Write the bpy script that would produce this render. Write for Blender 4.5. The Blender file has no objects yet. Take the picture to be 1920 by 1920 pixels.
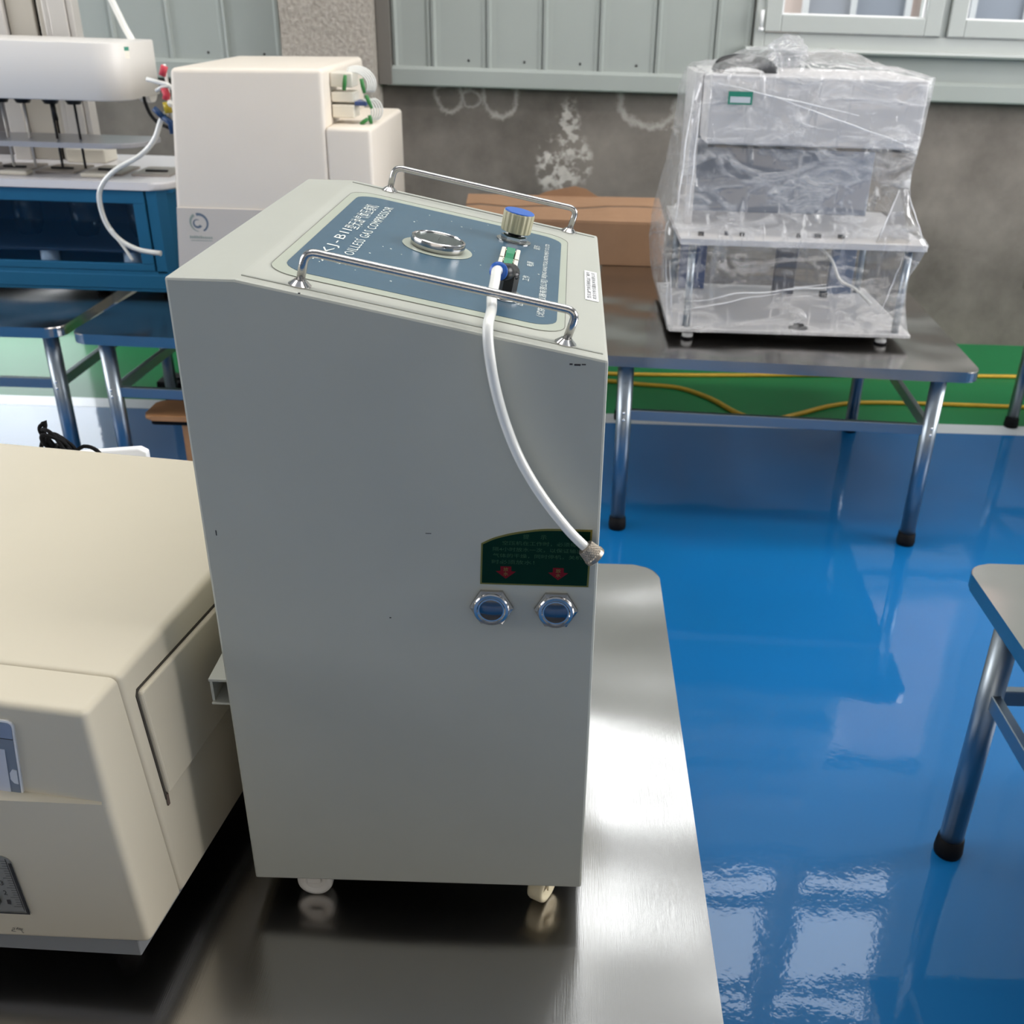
import bpy, bmesh, math, random
from mathutils import Vector, Matrix, noise
random.seed(7)
sc = bpy.context.scene
COL = sc.collection
# ------------------------------------------------------------------ camera
F_PX, PITCH, ROLL, CX = 1887.0, 0.47400, 0.030887, 1050.2
fw = Vector((0, math.cos(PITCH), -math.sin(PITCH))); up = Vector((0, math.sin(PITCH), math.cos(PITCH))); rt = Vector((1, 0, 0))
R_ = rt*math.cos(ROLL) + up*math.sin(ROLL); U_ = up*math.cos(ROLL) - rt*math.sin(ROLL)
cd = bpy.data.cameras.new('camera'); cam = bpy.data.objects.new('camera', cd); COL.objects.link(cam)
cam.matrix_world = Matrix(((R_.x, U_.x, -fw.x, 0), (R_.y, U_.y, -fw.y, 0), (R_.z, U_.z, -fw.z, 1.7), (0, 0, 0, 1)))
cd.sensor_fit = 'HORIZONTAL'; cd.sensor_width = 36; cd.lens = F_PX/1920*36
cd.shift_x = -(CX-960)/1920
cd.clip_start = .02; cd.clip_end = 200
cd.dof.use_dof = True; cd.dof.focus_distance = 1.15; cd.dof.aperture_fstop = 10
sc.camera = cam
# ------------------------------------------------------------------ exposure, world, lights
sc.view_settings.view_transform = 'Standard'; sc.view_settings.look = 'None'
sc.view_settings.gamma = 1; sc.view_settings.use_curve_mapping = False
sc.view_settings.exposure = -0.04
sc.cycles.use_denoising = True
sc.cycles.max_bounces = 10; sc.cycles.transparent_max_bounces = 24
sc.cycles.caustics_reflective = False; sc.cycles.caustics_refractive = False
sc.cycles.sample_clamp_indirect = 6
w = bpy.data.worlds.new('overcast_sky'); sc.world = w; w.use_nodes = True
wb = w.node_tree.nodes['Background']; wb.inputs[0].default_value = (.93, .95, 1, 1); wb.inputs[1].default_value = 6.5

def area(name, loc, direction, sx, sy, power, col=(1, 1, 1)):
    l = bpy.data.lights.new(name, 'AREA'); l.shape = 'RECTANGLE'; l.size = sx; l.size_y = sy; l.energy = power; l.color = col
    o = bpy.data.objects.new(name, l); COL.objects.link(o); o.location = loc
    o.rotation_euler = Vector(direction).to_track_quat('-Z', 'Y').to_euler()
    return o
# daylight through the windows of the two long walls, the roof lights and the windows behind
area('daylight_right_windows', (5.9, 1.9, 2.9), (-1, 0, -.02), 4.0, 2.6, 265, (1, .965, .93))
area('daylight_left_windows', (-6.9, 1.2, 2.9), (1, 0, -.02), 5.4, 2.6, 110, (1, .965, .93))
area('roof_light_near', (0.2, 1.2, 6.4), (0, 0, -1), 7.0, 1.0, 155, (1, .97, .93))
area('roof_light_far', (0.2, 3.4, 6.4), (0, 0, -1), 7.0, 1.0, 155, (1, .97, .93))
area('daylight_rear_windows', (0.5, -5.4, 2.6), (0, 1, 0), 7.0, 2.4, 62, (1, .88, .77))

for px_, py_, pz_, sx_, sy_, nr_ in ((1.785, 5.60, 2.35, 1.8, 1.7, (0, -1, 0)), (1.785, 5.60, 4.95, 1.8, 2.1, (0, -1, 0)), (-.10, 5.60, 4.95, 1.6, 2.1, (0, -1, 0)), (-3.51, 5.62, 1.3, 1.78, 2.6, (0, -1, 0))):
    p_ = area('sky_portal', (px_, py_, pz_), nr_, sx_, sy_, 0); p_.data.cycles.is_portal = True
# ------------------------------------------------------------------ materials
def lin(c):
    return tuple((v/255/12.92 if v/255 <= .04045 else ((v/255+.055)/1.055)**2.4) for v in c)
MATS = {}
def mat(name, rgb, rough=.5, metal=0, spec=.5, coat=0, coatr=.05, var=0, vscale=6, bump=0, bscale=60, bdist=.001,
        emit=0, alpha=1, trans=0, ior=1.45, stretch=None, wave=0, wscale=3, wdist=.01):
    if name in MATS: return MATS[name]
    m = bpy.data.materials.new(name); m.use_nodes = True; nt = m.node_tree; N = nt.nodes; L = nt.links
    b = N['Principled BSDF']; c = (*lin(rgb), 1)
    b.inputs['Base Color'].default_value = c; b.inputs['Roughness'].default_value = rough; b.inputs['Metallic'].default_value = metal
    b.inputs['Specular IOR Level'].default_value = spec; b.inputs['Coat Weight'].default_value = coat; b.inputs['Coat Roughness'].default_value = coatr
    b.inputs['Alpha'].default_value = alpha; b.inputs['Transmission Weight'].default_value = trans; b.inputs['IOR'].default_value = ior
    if emit: b.inputs['Emission Color'].default_value = c; b.inputs['Emission Strength'].default_value = emit
    tc = N.new('ShaderNodeTexCoord')
    src = tc.outputs['Object']
    if stretch:
        mp = N.new('ShaderNodeMapping'); mp.inputs['Scale'].default_value = stretch; L.new(src, mp.inputs[0]); ssrc = mp.outputs[0]
    else: ssrc = src
    if var:
        n = N.new('ShaderNodeTexNoise'); n.inputs['Scale'].default_value = vscale; n.inputs['Detail'].default_value = 6; n.inputs['Roughness'].default_value = .65; L.new(src, n.inputs[0])
        mr = N.new('ShaderNodeMapRange'); mr.inputs[1].default_value = .3; mr.inputs[2].default_value = .7
        mr.inputs[3].default_value = 1-var; mr.inputs[4].default_value = 1+var; L.new(n.outputs[0], mr.inputs[0])
        mx = N.new('ShaderNodeVectorMath'); mx.operation = 'SCALE'; mx.inputs[0].default_value = c[:3]; L.new(mr.outputs[0], mx.inputs['Scale'])
        L.new(mx.outputs[0], b.inputs['Base Color'])
    last = None
    if wave:
        n = N.new('ShaderNodeTexNoise'); n.inputs['Scale'].default_value = wscale; n.inputs['Detail'].default_value = .6; L.new(src, n.inputs[0])
        bp = N.new('ShaderNodeBump'); bp.inputs['Strength'].default_value = wave; bp.inputs['Distance'].default_value = wdist; L.new(n.outputs[0], bp.inputs['Height']); last = bp
    if bump:
        n = N.new('ShaderNodeTexNoise'); n.inputs['Scale'].default_value = bscale; n.inputs['Detail'].default_value = 3; L.new(ssrc, n.inputs[0])
        bp = N.new('ShaderNodeBump'); bp.inputs['Strength'].default_value = bump; bp.inputs['Distance'].default_value = bdist; L.new(n.outputs[0], bp.inputs['Height'])
        if last: L.new(last.outputs[0], bp.inputs['Normal'])
        last = bp
    if last: L.new(last.outputs[0], b.inputs['Normal']); L.new(last.outputs[0], b.inputs['Coat Normal'])
    MATS[name] = m; return m

M_paint = mat('grey_green_enamel', (174, 175, 165), .42, bump=.08, bscale=420, bdist=.0004, var=.02, vscale=9)
M_overlay = mat('panel_overlay_film', (170, 175, 160), .3, var=.02)
M_plate = mat('blue_print', (62, 90, 108), .3, var=.05, vscale=30)
M_white_print = mat('white_print', (214, 218, 212), .5)
M_chrome = mat('chrome', (225, 225, 225), .09, 1, bump=.05, bscale=300, bdist=.0003)
M_chromeb = mat('dull_chrome', (186, 184, 182), .13, 1, bump=.05, bscale=300, bdist=.0003)
M_chromep = mat('pitted_chrome', (178, 176, 173), .19, 1, bump=.35, bscale=900, bdist=.0004)
M_black = mat('black_plastic', (22, 22, 23), .35)
M_rubber = mat('black_rubber', (10, 10, 12), .7, spec=.2)
M_blue_pl = mat('blue_plastic', (40, 92, 176), .35)
M_knob = mat('translucent_yellow_plastic', (178, 172, 140), .3, spec=.6, var=.05, vscale=60)
M_green_pl = mat('green_plastic', (20, 125, 82), .25)
M_ivory = mat('ivory_plastic', (226, 220, 205), .4)
M_tube = mat('milky_tube', (226, 226, 220), .25, coat=.5)
M_knurl = mat('dull_nickel', (150, 142, 130), .38, .85, bump=.2, bscale=400)
M_lgreen = mat('green_foil', (3, 38, 22), .28, 0, spec=.12, coat=.05, coatr=.08, wave=.5, wscale=14, wdist=.004)
M_gold = mat('gold_print', (128, 118, 58), .3, .6)
M_goldtxt = mat('gold_text', (44, 78, 46), .4, .2)
M_red = mat('red_print', (104, 12, 24), .5, spec=.2)
M_steel = mat('brushed_steel', (186, 182, 178), .19, 1, bump=.08, bscale=34, bdist=.0009, stretch=(34, .9, 1), wave=.85, wscale=3.0, wdist=.036, var=.03, vscale=3)
M_leg = mat('steel_tube', (156, 164, 170), .36, 1, bump=.05, bscale=200)
M_beige = mat('beige_plastic', (201, 192, 171), .45, bump=.06, bscale=500, bdist=.0003, var=.015, vscale=4)
M_beigeb = mat('grey_base_plastic', (120, 122, 124), .5)
M_cream = mat('cream_shell', (222, 212, 198), .45, var=.012)
M_creamd = mat('cream_lower_band', (196, 188, 178), .45)
M_headw = mat('white_shell', (216, 212, 206), .4)
M_white = mat('white_plastic', (236, 236, 236), .35)
M_cabblue = mat('blue_cabinet_paint', (32, 98, 136), .5, spec=.25, var=.03)
M_darkin = mat('cabinet_inside', (70, 92, 116), .5)
M_dark = mat('dark_metal', (38, 38, 40), .4, .3)
M_alu = mat('anodised_aluminium', (204, 200, 194), .35, .3)
M_ply = mat('acrylic_plate', (176, 176, 180), .25, .2)
M_kraft = mat('cardboard', (152, 118, 90), .8, var=.07, vscale=8)
M_wood = mat('stool_wood', (176, 126, 82), .5, var=.1, vscale=20)
M_yellow = mat('yellow_cable', (206, 164, 50), .5, var=.08, vscale=20)
M_siding = mat('painted_siding', (156, 162, 157), .42, var=.04, vscale=1.6, bump=.05, bscale=40)
M_frame = mat('window_frame', (176, 180, 176), .4, var=.02)
M_wallp = mat('hall_wall_paint', (170, 172, 170), .7)
M_ceil = mat('hall_ceiling', (186, 188, 190), .7)
M_greyblue = mat('grey_blue_panel', (98, 110, 132), .45)
M_apw = mat('apparatus_white', (216, 214, 212), .4)
M_teal = mat('teal_label', (38, 128, 104), .5)

def floor_material():
    m = bpy.data.materials.new('blue_epoxy'); m.use_nodes = True; N = m.node_tree.nodes; L = m.node_tree.links; b = N['Principled BSDF']
    tc = N.new('ShaderNodeTexCoord')
    n = N.new('ShaderNodeTexNoise'); n.inputs['Scale'].default_value = .9; n.inputs['Detail'].default_value = 3; L.new(tc.outputs['Object'], n.inputs[0])
    cr = N.new('ShaderNodeValToRGB'); cr.color_ramp.elements[0].position = .35; cr.color_ramp.elements[1].position = .65
    cr.color_ramp.elements[0].color = (*lin((6, 88, 142)), 1); cr.color_ramp.elements[1].color = (*lin((10, 98, 158)), 1)
    L.new(n.outputs[0], cr.inputs[0]); L.new(cr.outputs[0], b.inputs['Base Color'])
    b.inputs['Roughness'].default_value = .5; b.inputs['Specular IOR Level'].default_value = .12
    b.inputs['Coat Weight'].default_value = .7; b.inputs['Coat Roughness'].default_value = .035; b.inputs['Coat IOR'].default_value = 1.58
    n2 = N.new('ShaderNodeTexNoise'); n2.inputs['Scale'].default_value = 55; n2.inputs['Detail'].default_value = 2; L.new(tc.outputs['Object'], n2.inputs[0])
    n3 = N.new('ShaderNodeTexNoise'); n3.inputs['Scale'].default_value = 5; n3.inputs['Detail'].default_value = 1; L.new(tc.outputs['Object'], n3.inputs[0])
    b1 = N.new('ShaderNodeBump'); b1.inputs['Strength'].default_value = .3; b1.inputs['Distance'].default_value = .004; L.new(n3.outputs[0], b1.inputs['Height'])
    b2 = N.new('ShaderNodeBump'); b2.inputs['Strength'].default_value = .12; b2.inputs['Distance'].default_value = .0012; L.new(n2.outputs[0], b2.inputs['Height']); L.new(b1.outputs[0], b2.inputs['Normal'])
    L.new(b2.outputs[0], b.inputs['Coat Normal'])
    return m
M_floor = floor_material()
M_fgreen = mat('green_epoxy', (34, 118, 70), .5, spec=.12, coat=.2, coatr=.12, var=.04, vscale=2)
M_fwhite = mat('white_line_paint', (196, 202, 206), .4, coat=.4, var=.04)

def concrete_material(name, stains):
    m = bpy.data.materials.new(name); m.use_nodes = True; N = m.node_tree.nodes; L = m.node_tree.links; b = N['Principled BSDF']
    b.inputs['Roughness'].default_value = .85
    g = N.new('ShaderNodeNewGeometry'); pos = g.outputs['Position']
    n = N.new('ShaderNodeTexNoise'); n.inputs['Scale'].default_value = 2.3; n.inputs['Detail'].default_value = 9; n.inputs['Roughness'].default_value = .62; L.new(pos, n.inputs[0])
    cr = N.new('ShaderNodeValToRGB'); e = cr.color_ramp.elements; e[0].position = .3; e[1].position = .72
    e[0].color = (*lin((88, 82, 76)), 1); e[1].color = (*lin((134, 127, 119)), 1); L.new(n.outputs[0], cr.inputs[0])
    col = cr.outputs[0]
    if stains:
        nd = N.new('ShaderNodeTexNoise'); nd.inputs['Scale'].default_value = 14; nd.inputs['Detail'].default_value = 6; nd.inputs['Roughness'].default_value = .7; L.new(pos, nd.inputs[0])
        sub = N.new('ShaderNodeVectorMath'); sub.operation = 'SUBTRACT'; sub.inputs[1].default_value = (.5, .5, .5); L.new(nd.outputs['Color'], sub.inputs[0])
        scl = N.new('ShaderNodeVectorMath'); scl.operation = 'SCALE'; scl.inputs['Scale'].default_value = .09; L.new(sub.outputs[0], scl.inputs[0])
        ad = N.new('ShaderNodeVectorMath'); ad.operation = 'ADD'; L.new(pos, ad.inputs[0]); L.new(scl.outputs[0], ad.inputs[1])
        masks = []
        def math_(op, a, bb):
            q = N.new('ShaderNodeMath'); q.operation = op
            for i, v in enumerate((a, bb)):
                if v is None: continue
                if isinstance(v, (int, float)): q.inputs[i].default_value = v
                else: L.new(v, q.inputs[i])
            return q.outputs[0]
        for kind, cx, cz, rx, rz, wd in stains:
            mp = N.new('ShaderNodeVectorMath'); mp.operation = 'SUBTRACT'; mp.inputs[1].default_value = (cx, 5.56, cz); L.new(ad.outputs[0], mp.inputs[0])
            mu = N.new('ShaderNodeVectorMath'); mu.operation = 'MULTIPLY'; mu.inputs[1].default_value = (1/rx, 0, 1/rz); L.new(mp.outputs[0], mu.inputs[0])
            ln = N.new('ShaderNodeVectorMath'); ln.operation = 'LENGTH'; L.new(mu.outputs[0], ln.inputs[0])
            d = ln.outputs['Value']
            mr = N.new('ShaderNodeMapRange'); mr.interpolation_type = 'SMOOTHSTEP'
            if kind == 'ring':
                d = math_('ABSOLUTE', math_('SUBTRACT', d, 1.0), None)
                mr.inputs[1].default_value = 0; mr.inputs[2].default_value = wd; mr.inputs[3].default_value = 1; mr.inputs[4].default_value = 0
                L.new(d, mr.inputs[0]); masks.append(math_('MULTIPLY', mr.outputs[0], .55))
            else:
                mr.inputs[1].default_value = .5; mr.inputs[2].default_value = 1.05; mr.inputs[3].default_value = 1; mr.inputs[4].default_value = 0
                L.new(d, mr.inputs[0])
                n4 = N.new('ShaderNodeTexNoise'); n4.inputs['Scale'].default_value = 26; n4.inputs['Detail'].default_value = 5; L.new(pos, n4.inputs[0])
                m4 = N.new('ShaderNodeMapRange'); m4.inputs[1].default_value = .46; m4.inputs[2].default_value = .58; L.new(n4.outputs[0], m4.inputs[0])
                masks.append(math_('MULTIPLY', math_('MULTIPLY', mr.outputs[0], m4.outputs[0]), .8))
        f = masks[0]
        for k in masks[1:]: f = math_('MAXIMUM', f, k)
        nb = N.new('ShaderNodeTexNoise'); nb.inputs['Scale'].default_value = 20; nb.inputs['Detail'].default_value = 4; L.new(pos, nb.inputs[0])
        f = math_('MULTIPLY', f, math_('ADD', nb.outputs[0], .35))
        mx = N.new('ShaderNodeMix'); mx.data_type = 'RGBA'; L.new(f, mx.inputs[0]); L.new(col, mx.inputs[6]); mx.inputs[7].default_value = (*lin((205, 200, 192)), 1)
        col = mx.outputs[2]
    L.new(col, b.inputs['Base Color'])
    bp = N.new('ShaderNodeBump'); bp.inputs['Strength'].default_value = .3; bp.inputs['Distance'].default_value = .01; L.new(n.outputs[0], bp.inputs['Height']); L.new(bp.outputs[0], b.inputs['Normal'])
    return m
M_dado = concrete_material('stained_concrete', [
    ('ring', -.635, 1.215, .066, .068, .26), ('ring', -.524, 1.215, .042, .042, .35), ('ring', -.378, 1.235, .09, .10, .22),
    ('ring', .40, 1.26, .165, .15, .17), ('ring', .66, 1.20, .13, .11, .2), ('blob', .53, 1.12, .06, .07, 0),
    ('blob', -.02, 1.07, .075, .19, 0), ('blob', -.11, .90, .085, .16, 0), ('blob', .05, .93, .07, .13, 0), ('blob', -.03, .85, .09, .1, 0)])
def plaster_material():
    m = bpy.data.materials.new('rough_plaster'); m.use_nodes = True; N = m.node_tree.nodes; L = m.node_tree.links; b = N['Principled BSDF']
    b.inputs['Roughness'].default_value = .95
    g = N.new('ShaderNodeNewGeometry')
    n = N.new('ShaderNodeTexNoise'); n.inputs['Scale'].default_value = 55; n.inputs['Detail'].default_value = 5; n.inputs['Roughness'].default_value = .6; L.new(g.outputs['Position'], n.inputs[0])
    cr = N.new('ShaderNodeValToRGB'); e = cr.color_ramp.elements; e[0].position = .3; e[1].position = .7
    e[0].color = (*lin((150, 142, 132)), 1); e[1].color = (*lin((184, 176, 166)), 1); L.new(n.outputs[0], cr.inputs[0]); L.new(cr.outputs[0], b.inputs['Base Color'])
    bp = N.new('ShaderNodeBump'); bp.inputs['Strength'].default_value = .8; bp.inputs['Distance'].default_value = .012; L.new(n.outputs[0], bp.inputs['Height']); L.new(bp.outputs[0], b.inputs['Normal'])
    return m
M_plaster = plaster_material()
def glass_material(name, tint=(.95, .97, .97), rough=.02, refl=.5):
    m = bpy.data.materials.new(name); m.use_nodes = True; N = m.node_tree.nodes; L = m.node_tree.links; N.remove(N['Principled BSDF'])
    o = N['Material Output']; t = N.new('ShaderNodeBsdfTransparent'); t.inputs[0].default_value = (*tint, 1)
    g = N.new('ShaderNodeBsdfGlossy'); g.inputs['Roughness'].default_value = rough
    lw = N.new('ShaderNodeLayerWeight'); lw.inputs[0].default_value = .5     # Schlick, the same on both faces of the thin pane
    pw = N.new('ShaderNodeMath'); pw.operation = 'POWER'; pw.inputs[1].default_value = 5; L.new(lw.outputs['Facing'], pw.inputs[0])
    fr = N.new('ShaderNodeMath'); fr.operation = 'MULTIPLY_ADD'; fr.inputs[1].default_value = .96; fr.inputs[2].default_value = .04; L.new(pw.outputs[0], fr.inputs[0])
    mx = N.new('ShaderNodeMixShader'); L.new(fr.outputs[0], mx.inputs[0]); L.new(t.outputs[0], mx.inputs[1]); L.new(g.outputs[0], mx.inputs[2]); L.new(mx.outputs[0], o.inputs[0])
    return m
M_glass = glass_material('window_glass')
M_smoke = glass_material('tinted_cabinet_glass', (.72, .78, .84), .05)
M_gauge_glass = glass_material('gauge_glass', (.8, .82, .82), .08)
def film_material():
    m = bpy.data.materials.new('stretch_film'); m.use_nodes = True; N = m.node_tree.nodes; L = m.node_tree.links; b = N['Principled BSDF']; o = N['Material Output']
    b.inputs['Base Color'].default_value = (.76, .76, .755, 1); b.inputs['Roughness'].default_value = .2; b.inputs['Specular IOR Level'].default_value = .8
    tc = N.new('ShaderNodeTexCoord')
    mp = N.new('ShaderNodeMapping'); mp.inputs['Rotation'].default_value = (0, .35, 0); mp.inputs['Scale'].default_value = (3.0, 3.0, 8); L.new(tc.outputs['Object'], mp.inputs[0])
    n = N.new('ShaderNodeTexNoise'); n.inputs['Scale'].default_value = 2.0; n.inputs['Detail'].default_value = 7; n.inputs['Roughness'].default_value = .62; n.inputs['Distortion'].default_value = 1.1; L.new(mp.outputs[0], n.inputs[0])
    mp2 = N.new('ShaderNodeMapping'); mp2.inputs['Rotation'].default_value = (0, -.2, 0); mp2.inputs['Scale'].default_value = (20, 20, 2.2); L.new(tc.outputs['Object'], mp2.inputs[0])
    n2 = N.new('ShaderNodeTexNoise'); n2.inputs['Scale'].default_value = 1.6; n2.inputs['Detail'].default_value = 5; n2.inputs['Distortion'].default_value = .8; L.new(mp2.outputs[0], n2.inputs[0])
    mxm = N.new('ShaderNodeMath'); mxm.operation = 'MAXIMUM'
    r1 = N.new('ShaderNodeMapRange'); r1.inputs[1].default_value = .5; r1.inputs[2].default_value = .78; r1.inputs[3].default_value = .04; r1.inputs[4].default_value = .62; L.new(n.outputs[0], r1.inputs[0])
    r2 = N.new('ShaderNodeMapRange'); r2.inputs[1].default_value = .55; r2.inputs[2].default_value = .85; r2.inputs[3].default_value = .03; r2.inputs[4].default_value = .5; L.new(n2.outputs[0], r2.inputs[0])
    L.new(r1.outputs[0], mxm.inputs[0]); L.new(r2.outputs[0], mxm.inputs[1])
    lw = N.new('ShaderNodeLayerWeight'); lw.inputs[0].default_value = .3
    ad = N.new('ShaderNodeMath'); ad.operation = 'MULTIPLY_ADD'; ad.use_clamp = True; ad.inputs[1].default_value = .32; L.new(lw.outputs['Facing'], ad.inputs[0]); L.new(mxm.outputs[0], ad.inputs[2])
    at = N.new('ShaderNodeAttribute'); at.attribute_name = 'density'
    ad2 = N.new('ShaderNodeMath'); ad2.operation = 'ADD'; ad2.use_clamp = True; L.new(ad.outputs[0], ad2.inputs[0]); L.new(at.outputs['Fac'], ad2.inputs[1])
    bp = N.new('ShaderNodeBump'); bp.inputs['Strength'].default_value = .9; bp.inputs['Distance'].default_value = .02; L.new(mxm.outputs[0], bp.inputs['Height']); L.new(bp.outputs[0], b.inputs['Normal'])
    t = N.new('ShaderNodeBsdfTransparent'); t.inputs[0].default_value = (.97, .97, .98, 1)
    mx = N.new('ShaderNodeMixShader'); L.new(ad2.outputs[0], mx.inputs[0]); L.new(t.outputs[0], mx.inputs[1]); L.new(b.outputs[0], mx.inputs[2])
    gl = N.new('ShaderNodeBsdfGlossy'); gl.inputs['Roughness'].default_value = .08; L.new(bp.outputs[0], gl.inputs['Normal'])
    mx2 = N.new('ShaderNodeMixShader'); mx2.inputs[0].default_value = .09; L.new(mx.outputs[0], mx2.inputs[1]); L.new(gl.outputs[0], mx2.inputs[2]); L.new(mx2.outputs[0], o.inputs[0])
    return m
M_film = film_material()

# ------------------------------------------------------------------ mesh helpers
def merge(bm, t, M=None):
    if M is not None: t.transform(M)
    me = bpy.data.meshes.new('tmp'); t.to_mesh(me); t.free(); bm.from_mesh(me); bpy.data.meshes.remove(me)
def box(bm, x0, x1, y0, y1, z0, z1, bev=0, seg=2, M=None):
    t = bmesh.new(); bmesh.ops.create_cube(t, size=1)
    t.transform(Matrix.Translation(((x0+x1)/2, (y0+y1)/2, (z0+z1)/2)) @ Matrix.Diagonal((x1-x0, y1-y0, z1-z0, 1)))
    if bev: bmesh.ops.bevel(t, geom=t.edges[:], offset=bev, segments=seg, affect='EDGES', profile=.5)
    merge(bm, t, M)
def prism(bm, poly, axis, a0, a1, bev=0, seg=2, M=None):
    """poly: 2D outline; axis 'y': (x,z) extruded in y; 'x': (y,z) in x; 'z': (x,y) in z"""
    t = bmesh.new()
    def P(u, v, a): return {'y': (u, a, v), 'x': (a, u, v), 'z': (u, v, a)}[axis]
    A = [t.verts.new(P(u, v, a0)) for u, v in poly]; B = [t.verts.new(P(u, v, a1)) for u, v in poly]
    t.faces.new(A); t.faces.new(B[::-1]); n = len(poly)
    for i in range(n): t.faces.new((A[i], B[i], B[(i+1) % n], A[(i+1) % n]))
    bmesh.ops.recalc_face_normals(t, faces=t.faces[:])
    if bev: bmesh.ops.bevel(t, geom=t.edges[:], offset=bev, segments=seg, affect='EDGES', profile=.5)
    merge(bm, t, M)
def rrect_pts(x0, x1, y0, y1, r, n=6):
    p = []
    rr = r if isinstance(r, (list, tuple)) else [r]*4
    for (cx, cy, a0, q) in ((x1-rr[0], y1-rr[0], 0, rr[0]), (x0+rr[1], y1-rr[1], 90, rr[1]), (x0+rr[2], y0+rr[2], 180, rr[2]), (x1-rr[3], y0+rr[3], 270, rr[3])):
        if q <= 0: p.append((cx, cy)); continue
        for i in range(n+1):
            a = math.radians(a0+90*i/n); p.append((cx+q*math.cos(a), cy+q*math.sin(a)))
    return p
def rslab(bm, x0, x1, y0, y1, z0, z1, r, bev=0, seg=2, M=None):
    t = bmesh.new(); pts = rrect_pts(x0, x1, y0, y1, r)
    A = [t.verts.new((u, v, z0)) for u, v in pts]; B = [t.verts.new((u, v, z1)) for u, v in pts]
    fa = t.faces.new(A[::-1]); fb = t.faces.new(B); n = len(pts)
    for i in range(n): t.faces.new((A[i], A[(i+1) % n], B[(i+1) % n], B[i]))
    if bev:
        ed = [e for e in t.edges if (e.verts[0].co.z == e.verts[1].co.z)]
        bmesh.ops.bevel(t, geom=ed, offset=bev, segments=seg, affect='EDGES', profile=.5)
    merge(bm, t, M)
def catmull(pts, n=8):
    P = [Vector(p) for p in pts]; P = [P[0]*2-P[1]] + P + [P[-1]*2-P[-2]]; out = []
    for i in range(1, len(P)-2):
        a, b, c, d = P[i-1:i+3]
        for k in range(n):
            t = k/n; out.append(.5*((2*b)+(c-a)*t+(2*a-5*b+4*c-d)*t*t+(3*b-a-3*c+d)*t**3))
    out.append(P[-2]); return out
def tube(bm, pts, r, n=12, caps=True):
    P = [Vector(p) for p in pts]; rs = r if isinstance(r, (list, tuple)) else [r]*len(P)
    rings = []; prev = None
    for i, p in enumerate(P):
        d = (P[min(i+1, len(P)-1)]-P[max(i-1, 0)]).normalized()
        if prev is None:
            u = d.orthogonal().normalized()
        else:
            u = prev - d*prev.dot(d); u = u.normalized() if u.length > 1e-6 else d.orthogonal().normalized()
        prev = u; v = d.cross(u)
        rings.append([bm.verts.new(p+(u*math.cos(2*math.pi*k/n)+v*math.sin(2*math.pi*k/n))*rs[i]) for k in range(n)])
    for a, b in zip(rings, rings[1:]):
        for k in range(n):
            f = bm.faces.new((a[k], a[(k+1) % n], b[(k+1) % n], b[k])); f.smooth = True
    if caps: bm.faces.new(rings[0][::-1]); bm.faces.new(rings[-1])
def cyl(bm, p0, p1, r0, r1=None, n=24): tube(bm, [p0, p1], [r0, r0 if r1 is None else r1], n)
def lathe(bm, prof, M, n=28, smooth=True):
    t = bmesh.new(); rings = []
    for r, z in prof:
        rings.append([t.verts.new((r*math.cos(2*math.pi*k/n), r*math.sin(2*math.pi*k/n), z)) for k in range(n)] if r > 1e-6 else [t.verts.new((0, 0, z))])
    for a, b in zip(rings, rings[1:]):
        for k in range(n):
            k2 = (k+1) % n
            if len(a) == 1 and len(b) == 1: continue
            if len(a) == 1: f = t.faces.new((a[0], b[k2], b[k]))
            elif len(b) == 1: f = t.faces.new((a[k], a[k2], b[0]))
            else: f = t.faces.new((a[k], a[k2], b[k2], b[k]))
            f.smooth = smooth
    if len(rings[0]) > 1: t.faces.new(rings[0][::-1])
    if len(rings[-1]) > 1: t.faces.new(rings[-1])
    merge(bm, t, M)
def bend(pts, r, n=5):
    """polyline with rounded corners"""
    P = [Vector(p) for p in pts]; out = [P[0]]
    for i in range(1, len(P)-1):
        a, b, c = P[i-1], P[i], P[i+1]; u = (a-b).normalized(); v = (c-b).normalized()
        s, e = b+u*r, b+v*r
        for k in range(n+1):
            t = k/n; out.append(s*(1-t)**2+b*2*t*(1-t)+e*t*t)
    out.append(P[-1]); return out

ROOTM = {}
def thing(name, label, cat, loc=(0, 0, 0), rz=0, group=None, kind=None):
    o = bpy.data.objects.new(name, None); COL.objects.link(o); o.location = loc; o.rotation_euler = (0, 0, rz)
    o.empty_display_size = .1
    if label: o['label'] = label
    if cat: o['category'] = cat
    if group: o['group'] = group
    if kind: o['kind'] = kind
    ROOTM[o.name] = (Matrix.Translation(loc) @ Matrix.Rotation(rz, 4, 'Z')).inverted()
    return o
def add(name, bm, m, parent=None, smooth=None, local=False, label=None, cat=None, group=None, kind=None):
    loc = None
    if parent is None:
        xs = [v.co for v in bm.verts]
        loc = Vector(((min(v.x for v in xs)+max(v.x for v in xs))/2, (min(v.y for v in xs)+max(v.y for v in xs))/2, min(v.z for v in xs)))
        bm.transform(Matrix.Translation(-loc)); inv = Matrix.Translation(-loc)
    else:
        inv = ROOTM[parent.name]
        if not local: bm.transform(inv)
    me = bpy.data.meshes.new(name)
    if smooth:
        for f in bm.faces: f.smooth = True
    bm.to_mesh(me); bm.free()
    for k in (m if isinstance(m, (list, tuple)) else [m]): me.materials.append(k)
    o = bpy.data.objects.new(name, me); COL.objects.link(o)
    if loc is not None: o.location = loc
    if parent is not None: o.parent = parent
    if smooth == 'auto':
        try: me.set_sharp_from_angle(angle=math.radians(35))
        except Exception: pass
    ROOTM[o.name] = inv
    for k, v in (('label', label), ('category', cat), ('group', group), ('kind', kind)):
        if v: o[k] = v
    return o
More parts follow.
